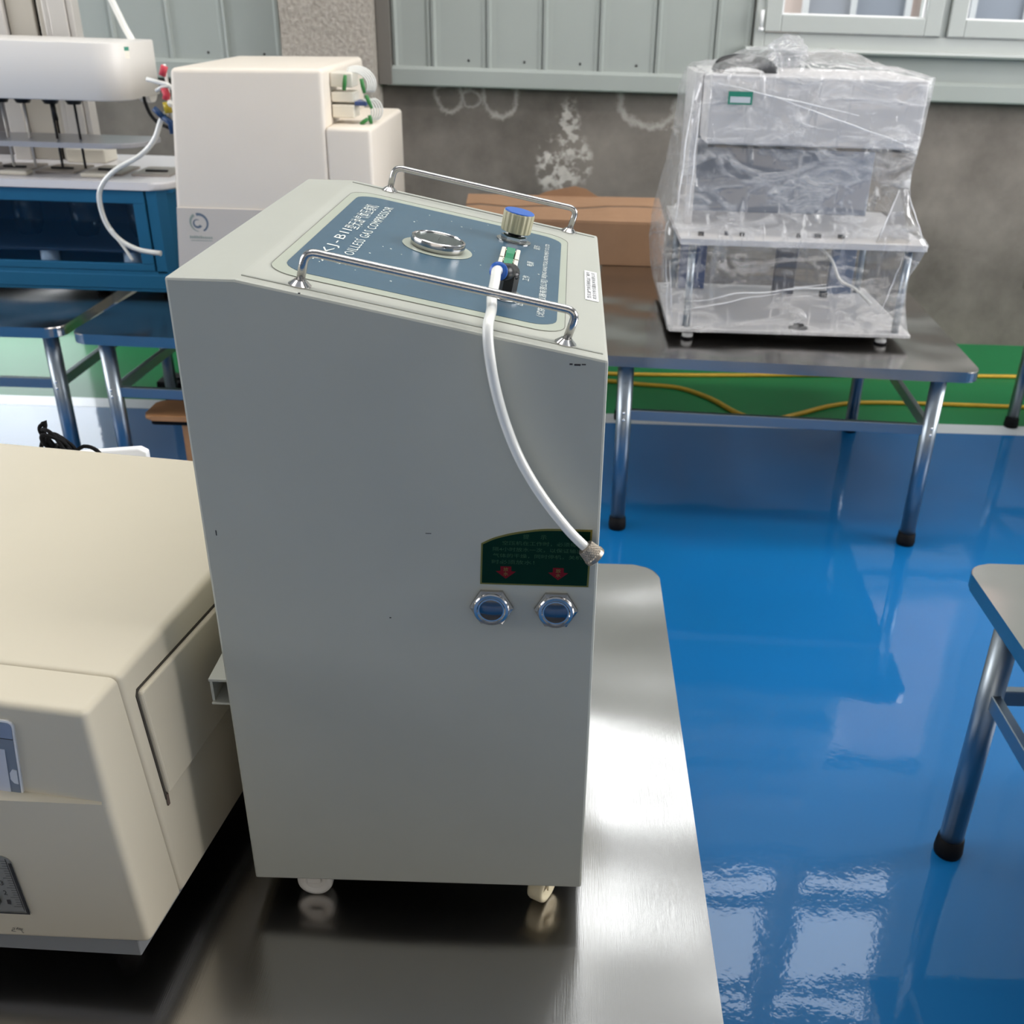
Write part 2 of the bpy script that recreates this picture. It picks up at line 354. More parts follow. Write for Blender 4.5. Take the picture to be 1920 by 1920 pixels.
B = bmesh.new
FONT = None
def text(body, W, H, M, m, parent, name='lettering', sp=1.0):
    """flat lettering fitted to width W and height H; M places local x (reading), y (up), z (normal)"""
    c = bpy.data.curves.new('txt', 'FONT'); c.body = body; c.resolution_u = 2; c.space_character = sp; o = bpy.data.objects.new('txt', c); COL.objects.link(o)
    bpy.context.view_layer.update()
    me = bpy.data.meshes.new_from_object(o.evaluated_get(bpy.context.evaluated_depsgraph_get()))
    bpy.data.objects.remove(o); bpy.data.curves.remove(c)
    b = B(); b.from_mesh(me); bpy.data.meshes.remove(me)
    xs = [v.co.x for v in b.verts]; ys = [v.co.y for v in b.verts]
    x0, x1, y0, y1 = min(xs), max(xs), min(ys), max(ys)
    b.transform(M @ Matrix.Diagonal((W/(x1-x0), H/(y1-y0), 1, 1)) @ Matrix.Translation((-(x0+x1)/2, -(y0+y1)/2, 0)))
    return add(name, b, m, parent)
def flatpoly(bm, pts3): bm.faces.new([bm.verts.new(p) for p in pts3])
def frame_m(o, x, y, z):
    x, y, z = Vector(x).normalized(), Vector(y).normalized(), Vector(z).normalized()
    return Matrix(((x.x, y.x, z.x, o[0]), (x.y, y.y, z.y, o[1]), (x.z, y.z, z.z, o[2]), (0, 0, 0, 1)))

# ================================================================== THE SETTING
HZ = 6.5
b = B(); box(b, -7, 6, -5.5, 4.205, -.1, 0); floor = add('floor', b, M_floor, kind='structure')
b = B(); box(b, -7, 6, 4.315, 5.6, -.1, 0); add('green_walkway', b, M_fgreen, floor)
b = B(); box(b, -7, 6, 4.205, 4.315, -.1, 0.0005); add('white_line', b, M_fwhite, floor)
b = B(); box(b, -7, 6, -5.5, 5.7, HZ, HZ+.1); add('ceiling', b, M_ceil, kind='structure')
WX0, WX1 = .87, 2.70
VX0, VX1 = -.905+.002, .693-.002      # second upper window
DX0, DX1 = -4.4, -2.62             # doorway
b = B()
for x0, x1, z0, z1 in ((-7, DX0, 0, HZ), (DX0, DX1, 2.6, HZ), (DX1, VX0, 1.28, HZ), (VX0, VX1, 1.28, 3.9), (VX0, VX1, 6.0, HZ), (VX1, WX0, 1.28, HZ), (WX1, 6, 1.28, HZ), (WX0, WX1, 1.28, 1.50), (WX0, WX1, 3.2, 3.9), (WX0, WX1, 6.0, HZ)):
    box(b, x0, x1, 5.56, 5.72, z0, z1)
wall = add('wall_back', b, M_siding, kind='structure')
b = B(); box(b, DX1, 6, 5.56, 5.72, 0, 1.28); add('concrete_dado', b, M_dado, wall)
# side walls with window openings, rear wall
def side_wall(name, x0, x1, ya, yb, za, zb):
    b = B()
    for y0, y1, z0, z1 in ((-5.5, 5.72, 0, za), (-5.5, 5.72, zb, HZ), (-5.5, ya, za, zb), (yb, 5.72, za, zb)): box(b, x0, x1, y0, y1, z0, z1)
    return add(name, b, M_wallp, kind='structure')
side_wall('wall_right', 6.0, 6.15, -.3, 4.1, 1.6, 4.2)
side_wall('wall_left', -7.15, -7.0, -1.5, 3.9, 1.6, 4.2)
b = B(); box(b, -7.15, 6.15, -5.65, -5.5, 0, HZ); add('wall_front', b, M_wallp, kind='structure')
def side_window(name, x, ya, yb, za, zb):
    b = B()
    for y in [ya + (yb-ya)*i/4 for i in range(5)]: box(b, x-.03, x+.03, y-.03, y+.03, za, zb)
    for z in (za+.03, (za+zb)/2, zb-.03): box(b, x-.03, x+.03, ya, yb, z-.03, z+.03)
    return add(name, b, M_frame, kind='structure')
side_window('window_3', 5.97, -.3, 4.1, 1.6, 4.2); side_window('window_4', -6.97, -1.5, 3.9, 1.6, 4.2)

# siding panels, each one its own sheet with a standing seam on its left edge
def siding(x0, x1, z0, z1, screws=True):
    b = B()
    prof = [(x0+.002, 5.56), (x0+.002, 5.492), (x0+.016, 5.487), (x0+.026, 5.502), (x0+.05, 5.505), (x1-.028, 5.505), (x1-.016, 5.498), (x1-.002, 5.500), (x1-.002, 5.56)]
    prism(b, prof, 'z', z0, z1)
    p = add('siding_panel', b, M_siding, wall)
    if screws and x1-x0 > .2:
        s = B(); lathe(s, [(.006, 0), (.006, .003), (.003, .006), (0, .006)], frame_m((x1-.09, 5.505, z0+.035), (1, 0, 0), (0, 0, 1), (0, -1, 0)), 8)
        add('screw', s, M_dark, p)
xs = [-.905, -.712, -.437, -.158, .121, .402, .693, WX0]
for a, c in zip(xs, xs[1:]):
    if c < .70: siding(a, c, 1.363, 3.88); siding(a, c, 6.02, 6.3, False)
    else: siding(a, c, 1.363, 6.3)
xs = [-1.46]

while xs[-1] > -6.9: xs.append(xs[-1]-.28)
xs = xs[::-1]
for a, c in zip(xs, xs[1:]): siding(a, c, 2.62 if (a < DX1 and c > DX0) else 1.363, 6.3, c > DX1)
x = WX1
while x < 5.9: siding(x, min(x+.28, 6.0), 1.363, 6.3); x += .28
b = B(); box(b, WX0+.002, WX1-.002, 5.50, 5.56, 1.363, 1.49); add('apron_panel', b, M_siding, wall)
b = B(); box(b, WX0+.002, WX1-.002, 5.505, 5.56, 3.21, 3.89); add('apron_panel', b, M_siding, wall)
b = B(); prism(b, [(5.56, 1.275), (5.475, 1.275), (5.470, 1.282), (5.470, 1.352), (5.485, 1.366), (5.56, 1.366)], 'x', -.935, 6.0); add('trim_1', b, M_siding, kind='structure')
b = B(); prism(b, [(5.56, 1.275), (5.475, 1.275), (5.470, 1.282), (5.470, 1.352), (5.485, 1.366), (5.56, 1.366)], 'x', DX1, -1.43); add('trim_2', b, M_siding, kind='structure')
b = B(); box(b, -.972, -.908, 5.45, 5.56, 1.28, HZ); add('trim_3', b, mat('corner_angle', (112, 108, 102), .6), kind='structure')
# concrete pillar with uneven faces
b = B(); box(b, -1.42, -.975, 5.34, 5.56, 0, HZ)
bmesh.ops.subdivide_edges(b, edges=[e for e in b.edges if abs(e.verts[0].co.z-e.verts[1].co.z) > 1], cuts=90)
for v in b.verts:
    if v.co.y < 5.5: v.co += Vector((noise.noise(v.co*5)*.012, noise.noise(v.co*4+Vector((9, 0, 0)))*.012, 0))
add('pillar_1', b, M_plaster, kind='structure')

# windows
def window(name, z0, z1, sashes, transoms=(), hinge=False, xa=WX0, xb=WX1):
    b = B(); Y0, Y1 = 5.47, 5.60; xi, xj = sashes[0][0]+.006, sashes[-1][1]-.005; xm = (sashes[0][1]+sashes[1][0])/2
    box(b, xa+.01, xi, Y0, Y1, z0, z1, .004); box(b, xj, xb-.01, Y0, Y1, z0, z1, .004)
    box(b, xi, xj, Y0, Y1, z0, z0+.07, .004); box(b, xi, xj, Y0, Y1, z1-.06, z1, .004)
    box(b, xm-.015, xm+.015, Y0+.004, Y1, z0+.07, z1-.06, .003)
    w = add(name, b, M_frame, kind='structure')
    for x0, x1 in sashes:
        b = B(); t = .078; ys, ye = 5.452, 5.58; za, zb = z0+.074, z1-.064
        box(b, x0, x0+t, ys, ye, za, zb, .005); box(b, x1-t, x1, ys, ye, za, zb, .005)
        box(b, x0+t, x1-t, ys+.0005, ye, za, za+t, .005); box(b, x0+t, x1-t, ys+.0005, ye, zb-t, zb, .005)
        for tz in transoms: box(b, x0+t, x1-t, ys+.01, ye, tz-.035, tz+.035, .004)
        s = add('window_sash', b, M_frame, w)
        b = B(); box(b, x0+t, x1-t, 5.49, 5.50, za+t-.012, za+t+.006); box(b, x0+t-.004, x0+t+.010, 5.475, 5.50, za+t, zb-t); box(b, x1-t-.010, x1-t+.004, 5.475, 5.50, za+t, zb-t)
        add('glazing_bead', b, M_white, s)
        b = B(); box(b, x0+t, x1-t, 5.53, 5.534, za+t, zb-t); add('pane', b, M_glass, s)
    if hinge:
        b = B(); cyl(b, (.905, 5.448, 1.59), (.905, 5.448, 1.665), .009, n=12); cyl(b, (.905, 5.448, 1.572), (.905, 5.448, 1.588), .013, n=12)
        add('hinge', b, M_white, w)
    return w
wn = window('window_1', 1.497, 3.2, ((.924, 1.778), (1.816, 2.665)), hinge=True)
b = B(); prism(b, [(5.56, 1.488), (5.44, 1.480), (5.432, 1.49), (5.44, 1.502), (5.56, 1.507)], 'x', WX0-.03, WX1+.03); add('window_sill', b, M_frame, wn)
window('window_2', 3.9, 6.0, ((.924, 1.778), (1.816, 2.665)), (4.42, 5.40))
window('window_5', 3.9, 6.0, ((-.855, -.125), (-.087, .645)), (4.42, 5.40), xa=VX0, xb=VX1)
# glazed double door in the left bay, hidden from here but mirrored in the floor
b = B(); box(b, DX0, DX0+.06, 5.50, 5.62, 0, 2.6, .004); box(b, DX1-.06, DX1, 5.50, 5.62, 0, 2.6, .004); box(b, DX0+.06, DX1-.06, 5.50, 5.62, 2.54, 2.6, .004)
dr_ = add('door_1', b, M_frame, kind='structure')
for x0 in (DX0+.062, (DX0+DX1)/2+.001):
    x1 = x0+(DX1-DX0)/2-.065; b = B(); box(b, x0, x0+.07, 5.52, 5.56, .01, 2.53, .003); box(b, x1-.07, x1, 5.52, 5.56, .01, 2.53, .003); box(b, x0+.07, x1-.07, 5.521, 5.56, .01, .10, .003); box(b, x0+.07, x1-.07, 5.521, 5.56, 2.45, 2.53, .003)
    lf = add('door_leaf', b, M_frame, dr_); b = B(); box(b, x0+.07, x1-.07, 5.538, 5.542, .10, 2.45); add('pane', b, M_glass, lf)

# outside: yard and the building across it
M_pink = mat('pale_pink_render', (186, 168, 160), .9, spec=.1); M_lightw = mat('neighbour_white', (184, 184, 184), .9, spec=.1); M_blind = mat('neighbour_glass', (128, 132, 140), .5, spec=.1)
b = B(); box(b, -6, 14, 5.75, 16, -.15, -.02); add('yard_paving', b, mat('yard_concrete', (110, 108, 104), .9), kind='structure')
nb = thing('neighbouring_building', 'pale building with white-framed openings seen outside through the window', 'building', (4, 10, -.02))
b = B(); box(b, -3, 13, 10, 10.4, -.02, 6.9); add('wall', b, M_pink, nb)
for i in range(7):
    x0 = 2.0 + i*1.05
    b = B()
    for q0, q1 in ((x0, x0+.05), (x0+.42, x0+.47), (x0+.9, x0+.95)): box(b, q0, q1, 9.93, 10.0, .9, 2.7)
    box(b, x0, x0+.95, 9.93, 10, .86, .92); box(b, x0, x0+.95, 9.93, 10, 2.68, 2.74)
    f = add('window', b, M_lightw, nb)
    b = B(); box(b, x0+.05, x0+.9, 9.97, 9.99, .92, 2.68); add('pane', b, M_blind, f)
b = B(); box(b, -3.1, 13.1, 9.7, 10.5, 6.9, 7.05); add('roof', b, mat('roof_sheet', (120, 140, 160), .6), nb)

# ================================================================== TABLES
def table(name, label, W, D, loc, rz, front_legs_in=(.13, .13), fi=.03, bi=.1, h=.66, legr=.026, group='low folding stainless steel tables', cross=.438, rc=.05, nx=None):
    t = thing(name, label, 'table', loc, rz, group)
    b = B()
    rslab(b, 0, W, 0, D, h-.036, h, rc, .004, 3)
    add('tabletop', b, M_steel, t, local=True)
    lx = (front_legs_in[0], W-front_legs_in[1]); ly = (fi+legr, D-bi-legr)
    for x in lx:
        for y in ly:
            b = B(); cyl(b, (x, y, .035), (x, y, h-.036), legr, n=20)
            l = add('leg', b, M_leg, t, local=True)
            b = B(); lathe(b, [(legr+.004, 0), (legr+.006, .012), (legr+.003, .045), (legr+.0005, .046)], Matrix.Translation((x, y, 0)), 20)
            add('rubber_foot', b, M_rubber, l, local=True)
            b = B()
            for dz in (-.012, .012):
                lathe(b, [(.005, 0), (.004, .003), (0, .004)], frame_m((x, y-legr+.001, cross+dz), (1, 0, 0), (0, 0, 1), (0, -1, 0)), 8)
            add('rivet', b, M_chrome, l, local=True)
    r = legr*.6
    for y in ly:
        b = B(); box(b, lx[0]+r, lx[1]-r, y-.010, y+.010, cross-.018, cross+.018, .002); add('crossbar', b, M_leg, t, local=True)
    for x in lx:
        b = B(); box(b, x-.010, x+.010, ly[0]+r, ly[1]-r, cross-.018, cross+.018, .002); add('side_bar', b, M_leg, t, local=True)
    return t
table('steel_table', 'low stainless steel table under the grey compressor and beige instrument', 1.75, 1.35, (-1.545, .45, 0), 0)
rz = math.radians(-3)
table('steel_table', 'low stainless steel table carrying the film-wrapped apparatus', 1.26, 1.50, (1.342-1.26*math.cos(rz), 3.092-1.26*math.sin(rz), 0), rz, (.12, .115), .03, .37)
table('steel_table', 'low stainless steel table cut off by the right edge, nearest the camera', 1.5, 1.35, (.855, .50, 0), 0, (.045, .1), .05, .135)
table('steel_table', 'low stainless steel table at the far right with one leg on the white line', 1.3, 1.25, (1.975, 3.15, 0), 0, (.075, .1), .06, .062)
table('steel_table', 'low stainless steel table at the far left whose legs stand under the blue cabinet', 1.6, 1.15, (-3.30, 3.262, 0), 0, (.1, .075), .05, .1)
table('steel_table', 'low stainless steel table under the tall cream instrument', 1.35, 1.15, (-1.648, 3.212, 0), math.radians(-2.5), (.09, .1), .04, .1)

# ================================================================== COMPRESSOR
XL, XR, YN, YF, ZB = -.366, .041, .904, 1.455, .71
comp = thing('gas_compressor', 'grey-green upright compressor cabinet with blue sloping control panel', 'compressor', ((XL+XR)/2, (YN+YF)/2, .66))
b = B(); prism(b, [(XL, ZB), (XR, ZB), (XR, 1.397), (-.302, 1.4633), (XL, 1.4633)], 'y', YN, YF, .0028, 2)
cab = add('cabinet', b, M_paint, comp)
SL = .0664/.343
nrm = Vector((SL, 0, 1)).normalized(); ux = Vector((1, 0, -SL)).normalized()
def S(x, y, h=0):
    return Vector((x, y, 1.4633-SL*(x+.302))) + nrm*h
SM = Matrix(((1, 0, nrm.x, 0), (0, 1, nrm.y, 0), (-SL, 0, nrm.z, 1.4633-SL*.302), (0, 0, 0, 1)))   # (x, y, height above the slope)
def slab_on_slope(name, x0, x1, y0, y1, r, h0, h1, m, parent, bev=0):
    b = B(); rslab(b, x0, x1, y0, y1, h0, h1, r, bev, 2, SM); return add(name, b, m, parent)
for gy in (.9200, 1.4390):
    b = B(); box(b, -.300, .036, gy-.0015, gy+.0015, -.001, .0009, M=SM); add('rim_crease', b, mat('crease_grey', (150, 152, 144), .5), comp)
ov = slab_on_slope('overlay_film', -.288, -.001, .950, 1.392, .03, -.0005, .0006, M_overlay, comp)
b = B(); ptb = rrect_pts(-.288, -.001, .950, 1.392, .03)
tube(b, [S(u, v, .0006) for u, v in ptb+ptb[:1]], .0004, 4, False); add('overlay_edge', b, mat('edge_line', (120, 120, 112), .5), ov)
pn = slab_on_slope('control_panel', -.277, -.0095, .967, 1.372, .028, 0, .0010, M_plate, comp)
def TM(x, y, h=.0014): return frame_m(S(x, y, h), (0, 1, 0), -ux, nrm)
text('ZKJ-BII', .152, .0145, TM(-.2520, 1.0945), M_white_print, pn, sp=1.25)
text('型无油气体压缩机', .144, .0165, TM(-.2515, 1.2490), M_white_print, pn, sp=1.22)
text('OILLESS GAS COMPRESSOR', .266, .0105, TM(-.2320, 1.1970), M_white_print, pn, sp=1.12)
# printed emblem in front of the second line
b = B()
for k in range(4):
    a = math.radians(25+k*18); o = Vector((-.2300, 1.030, 0)); d = Vector((math.cos(a), math.sin(a), 0)); e = Vector((-d.y, d.x, 0))
    flatpoly(b, [S(*(o-d*.010+e*.0012).xy, .0014), S(*(o+d*.002-e*.0022).xy, .0014), S(*(o+d*.011+e*.0006).xy, .0014), S(*(o+d*.002+e*.0026).xy, .0014)])
add('emblem', b, M_white_print, pn)
text('调节', .022, .0085, TM(-.040, 1.292), M_white_print, pn)
text('电源', .022, .0085, TM(-.045, 1.200), M_white_print, pn)
text('工作', .022, .0085, TM(-.047, 1.130), M_white_print, pn)
text('出口', .022, .0085, TM(-.049, 1.028), M_white_print, pn)
text('（北京分析仪器有限公司）', .150, .0085, TM(-.0265, 1.068), M_white_print, pn)
text('BEIJING ANALYTICAL INSTRUMENT CO.,LTD', .175, .0068, TM(-.0265, 1.236), M_white_print, pn)
b = B()
for k in range(34):
    x, y = random.uniform(-.268, -.02), random.uniform(.98, 1.36); r = random.choice((.0005, .0007, .0011))
    lathe(b, [(r, .001), (r, .0015)], SM @ Matrix.Translation((x, y, 0)), 6)
add('paint_specks', b, M_white_print, pn, kind='stuff')
# rails
for y in (.927, 1.437):
    b = B(); p = bend([S(-.249, y, .002), S(-.247, y, .033), S(.004, y, .033), S(.000, y, .002)], .011)
    tube(b, p, .0041, 14); rl = add('guard_rail', b, M_chromep, comp)
    for x in (-.249, .000):
        b = B(); lathe(b, [(.0105, 0), (.0105, .0012), (.0055, .0055), (.004, .0056)], SM @ Matrix.Translation((x, y, .0002)), 24); add('rail_flange', b, M_chromeb, rl, smooth='auto')
# gauge
gm = SM @ Matrix.Translation((-.152, 1.176, .0012))
b = B(); lathe(b, [(.040, 0), (.040, .0006)], gm, 48); g0 = add('gauge_ring', b, M_overlay, comp)
b = B(); lathe(b, [(.0292, 0), (.0308, .003), (.0314, .0085), (.0306, .0115), (.0290, .0124), (.0280, .0116), (.0276, .0100)], gm, 48)
gb = add('gauge_bezel', b, M_chromeb, comp, smooth='auto')
b = B(); lathe(b, [(.0277, .0092), (.0277, .0098)], gm, 48); gd = add('gauge_dial', b, mat('dial_grey', (96, 98, 98), .3), gb)
b = B()
for k in range(33):
    a = math.radians(-45+k*270/32); L_ = .004 if k % 8 else .006
    d = Vector((math.sin(a)*-1, math.cos(a), 0)); e = Vector((-d.y, d.x, 0))*.0002
    flatpoly(b, [gm @ (d*(.0235-L_)-e+Vector((0, 0, .0104))), gm @ (d*.0235-e+Vector((0, 0, .0104))), gm @ (d*.0235+e+Vector((0, 0, .0104))), gm @ (d*(.0235-L_)+e+Vector((0, 0, .0104)))])
flatpoly(b, [gm @ Vector(q) for q in ((-.0008, -.006, .0106), (.0008, -.006, .0106), (.0003, .021, .0106), (-.0003, .021, .0106))])
add('gauge_marks', b, M_black, gb)
b = B(); lathe(b, [(.0277, .0108), (.0270, .0110)], gm, 40); add('gauge_glass', b, M_gauge_glass, gb)
# pressure knob
km = SM @ Matrix.Translation((-.0705, 1.303, .001))
b = B(); lathe(b, [(.0218, 0), (.0218, .0012), (.0206, .0016)], km, 36); kw = add('knob_washer', b, M_chromeb, comp, smooth='auto')
b = B()
for r0, h0, h1 in ((.0165, .0014, .0065),):
    lathe(b, [(r0, h0), (r0, h1), (r0*.8, h1+.0012)], km, 6, False)
add('hex_nut', b, M_chrome, kw)
b = B(); lathe(b, [(.0085, .006), (.0080, .016)], km, 20); add('knob_stem', b, M_black, kw)
t = bmesh.new(); n = 72; rings = []
for r0, z in ((.0182, .0120), (.0190, .0128), (.0196, .0352), (.0192, .0365)):
    rings.append([t.verts.new(((r0-(.0007 if (k % 4) < 2 else 0))*math.cos(2*math.pi*k/n), (r0-(.0007 if (k % 4) < 2 else 0))*math.sin(2*math.pi*k/n), z)) for k in range(n)])
for a_, b_ in zip(rings, rings[1:]):
    for k in range(n): t.faces.new((a_[k], a_[(k+1) % n], b_[(k+1) % n], b_[k]))
t.faces.new(rings[0][::-1]); t.faces.new(rings[-1])
b = B(); merge(b, t, km @ Matrix.Rotation(math.radians(1), 4, 'Y')); kn = add('pressure_knob', b, M_knob, comp)
b = B(); lathe(b, [(.0186, .0363), (.0186, .0374), (.0174, .0382), (.0170, .0383)], km @ Matrix.Rotation(math.radians(1), 4, 'Y'), 36); add('knob_cap', b, M_blue_pl, kn)
# rocker switches
for y0, y1 in ((1.188, 1.236), (1.134, 1.182)):
    x0, x1 = -.0815, -.0590
    b = B(); box(b, x0, x0+.0050, y0, y1, .0008, .0065, .001, M=SM); box(b, x1-.0050, x1, y0, y1, .0008, .0065, .001, M=SM); box(b, x0+.0050, x1-.0050, y0, y0+.004, .0008, .0040, M=SM); box(b, x0+.0050, x1-.0050, y1-.004, y1, .0008, .0040, M=SM)
    sw = add('switch_frame', b, M_ivory, comp)
    b = B(); box(b, x0+.0051, x1-.0051, y0+.003, y1-.003, .0008, .0022, M=SM); add('switch_well', b, M_black, sw)
    b = B(); prism(b, [(y0+.006, .002), (y0+.006, .0040), ((y0+y1)/2, .0055), (y1-.006, .0085), (y1-.006, .002)], 'x', x0+.0062, x1-.0062, .0004, 1, SM); add('rocker', b, M_green_pl, sw)
# outlet elbow and its collar
om = SM @ Matrix.Translation((-.064, 1.036, .001))
b = B(); lathe(b, [(.0175, 0), (.0175, .0012), (.0165, .0016)], om, 32); ow = add('outlet_washer', b, M_chrome, comp)
b = B(); lathe(b, [(.0145, .0014), (.0145, .006), (.0125, .0072)], om, 6, False); add('hex_nut', b, M_chrome, ow)
b = B(); lathe(b, [(.0098, .006), (.0098, .024), (.0086, .026)], om, 6, False)
c0 = S(-.0655, 1.038, .0270); c1 = S(-.0745, 1.006, .0340)
lathe(b, [(.0088, 0), (.0094, .002), (.0094, .006), (.004, .0085), (.001, .0088)], om @ Matrix.Translation((0, 0, .022)), 20)
cyl(b, c0+(c0-c1)*.25, c1, .0092, .0088, 22); add('outlet_elbow', b, M_black, ow)
dv = (c1-c0).normalized(); cm = frame_m(c1, dv.orthogonal(), dv.cross(dv.orthogonal()), dv)
b = B(); lathe(b, [(.0070, -.002), (.0070, .002), (.0094, .0025), (.0094, .0042), (.0052, .0046)], cm, 28); add('release_collar', b, M_blue_pl, ow)
# warning plate on the near side
yl = YN-.0006
def curve_top(n=14):
    p = [(.0335, 1.2170), (-.012, 1.2165), (-.034, 1.2135), (-.052, 1.2095), (-.068, 1.2040), (-.080, 1.1975)]
    return [(v.x, v.y) for v in catmull([(a, c, 0) for a, c in p], 4)]
outl = [(-.0815, 1.1490), (.0320, 1.1490)] + curve_top()
b = B(); prism(b, outl, 'y', YN-.0009, YN+.0003); lb = add('warning_plate', b, M_gold, comp)
cxo, czo = -.024, 1.182
inl = [(cxo+(x-cxo)*.968, czo+(z-czo)*.945) for x, z in outl]
b = B(); prism(b, inl, 'y', YN-.0012, YN-.0008); add('green_field', b, M_lgreen, lb)
def FM(x, z, y=YN-.0015): return frame_m((x, y, z), (1, 0, 0), (0, 0, 1), (0, -1, 0))
text('提      示', .024, .0055, FM(-.025, 1.2075), M_goldtxt, lb)
text('空压机在工作时，必须每', .076, .0050, FM(-.020, 1.1995), M_goldtxt, lb)
text('隔4小时放水一次，以保证输出', .092, .0050, FM(-.022, 1.1920), M_goldtxt, lb)
text('气体的干燥，同时停机，关机', .092, .0050, FM(-.022, 1.1845), M_goldtxt, lb)
text('时必须放水！', .044, .0050, FM(-.047, 1.1770), M_goldtxt, lb)
for cx in (-.0545, .0000):
    b = B(); pts = [(cx-.0056, 1.1715), (cx+.0056, 1.1715), (cx+.0056, 1.1660), (cx+.0104, 1.1655), (cx, 1.1568), (cx-.0104, 1.1655), (cx-.0056, 1.1660)]
    prism(b, pts, 'y', YN-.0014, YN-.0012); ar = add('arrow', b, M_red, lb)
    text('放', .0052, .0046, FM(cx, 1.1682, YN-.0017), M_gold, ar); text('水', .0052, .0046, FM(cx, 1.1628, YN-.0017), M_gold, ar)
# drain ports
for cx, cz in ((-.0695, 1.1215), (-.0012, 1.1205)):
    m0 = frame_m((cx, YN, cz), (1, 0, 0), (0, 0, 1), (0, -1, 0))
    b = B(); lathe(b, [(.0232, -.001), (.0232, .0040), (.0198, .0062)], m0, 6, False); pr = add('drain_nut', b, M_chromeb, comp)
    b = B(); lathe(b, [(.0192, .0055), (.0192, .0078), (.0182, .0090), (.0152, .0094), (.0140, .0084)], m0, 40); add('drain_ring', b, M_chromeb, pr, smooth='auto')
    b = B(); lathe(b, [(.0141, .0062), (.0141, .0080)], m0, 40); add('drain_gap', b, M_black, pr)
    b = B(); lathe(b, [(.0130, .0062), (.0130, .0080), (.0126, .0084), (.0124, .0085)], m0, 40); add('drain_plug', b, mat('dark_plug_steel', (118, 118, 122), .12, 1), pr, smooth='auto')
# sticker on the lower end of the slope
b = B(); box(b, .0205, .0355, 1.100, 1.232, .0004, .0009, M=SM); st = add('sticker', b, M_white, comp)
M_ink = mat('black_ink', (40, 38, 42), .6)
text('北京分析仪器技术有限公司', .118, .0048, TM(.0310, 1.166, .0012), M_ink, st); text('型无油气体压缩机出厂编号', .118, .0048, TM(.0248, 1.166, .0012), M_ink, st)
# bracket on the left side, casters
b = B(); box(b, XL-.024, XL, .915, .99, 1.002, 1.006, .001); box(b, XL-.024, XL, .915, .99, .970, .973, .001); box(b, XL-.024, XL-.021, .919, .99, .973, 1.002); box(b, XL-.022, XL, .98, .99, .973, 1.002)
box(b, XL-.021, XL, .935, .98, .990, .993)
add('side_bracket', b, M_paint, comp)
M_castw = mat('caster_white', (226, 222, 214), .4); M_casty = mat('caster_yellowed', (214, 202, 170), .45)
for x, y, ang, mm in ((-.299, .935, 0, M_castw), (-.008, .935, 62, M_casty), (-.299, 1.42, 30, M_castw), (-.008, 1.42, 15, M_casty)):
    b = B(); m0 = Matrix.Translation((x, y, 0)) @ Matrix.Rotation(math.radians(ang), 4, 'Z')
    box(b, -.020, .020, -.018, .018, .704, .711, .001, M=m0); box(b, -.009, .009, -.014, -.011, .684, .706, .001, M=m0); box(b, -.009, .009, .011, .014, .684, .706, .001, M=m0)
    ca = add('caster', b, mm, comp)
    b = B(); mw = m0 @ Matrix.Translation((0, 0, .683)) @ Matrix.Rotation(math.pi/2, 4, 'X')
    lathe(b, [(.017, -.0105), (.0215, -.0100), (.0228, -.007), (.0228, .007), (.0215, .0100), (.017, .0105), (.012, .008)], mw, 32)
    lathe(b, [(.0165, -.0085), (.0165, .0085)], mw, 24)
    add('caster_wheel', b, mm, ca)

b = B()
for x, z, w_, h_ in ((.012, 1.392, .006, .0018), (.018, 1.3925, .004, .0012), (.006, 1.3925, .003, .0016), (-.134, 1.207, .006, .0006), (-.178, 1.103, .002, .0012), (-.244, 1.452, .002, .001), (-.352, 1.20, .001, .006)):
    box(b, x-w_/2, x+w_/2, YN-.0003, YN+.0004, z-h_/2, z+h_/2)
add('scuff_marks', b, M_ink, comp, kind='stuff')
# hose that leaves the elbow, ducks under the rail and hangs beside the cabinet
b = B()
hp = catmull([c1+(c0-c1)*.2, c1+dv*.010, S(-.0765, .980, .0310), S(-.0760, .953, .0220), S(-.0735, .925, .0175), Vector((-.0715, .898, 1.4275)), Vector((-.0695, .889, 1.405)), Vector((-.0640, .887, 1.373)), Vector((-.0535, .886, 1.335)), Vector((-.0385, .885, 1.298)), Vector((-.0175, .884, 1.262)), Vector((.0080, .883, 1.228)), Vector((.0290, .882, 1.206))], 7)
tube(b, hp, .0051, 14)
hose = add('air_hose', b, M_tube, comp)
d = (hp[-1]-hp[-4]).normalized(); e0 = hp[-1]
t = bmesh.new(); rings = []; n = 60
prof = [(-.0065, .0066), (-.0060, .0086)] + [(-.0055+k*.0013, .0090+.00022*k) for k in range(9)] + [(.0062, .0116), (.0100, .0114), (.0108, .0106), (.0108, .0066), (.0070, .0060)]
for i, (z, r) in enumerate(prof):
    rings.append([t.verts.new(((r-(.0006 if (2 <= i <= 10 and (k+i) % 3 == 0) else 0))*math.cos(2*math.pi*k/n), (r-(.0006 if (2 <= i <= 10 and (k+i) % 3 == 0) else 0))*math.sin(2*math.pi*k/n), z)) for k in range(n)])
for a_, b_ in zip(rings, rings[1:]):
    for k in range(n): t.faces.new((a_[k], a_[(k+1) % n], b_[(k+1) % n], b_[k]))
t.faces.new(rings[0][::-1]); t.faces.new(rings[-1])
b = B(); merge(b, t, frame_m(e0+d*.002, d.orthogonal(), d.cross(d.orthogonal()), d)); add('knurled_nut', b, M_knurl, hose)

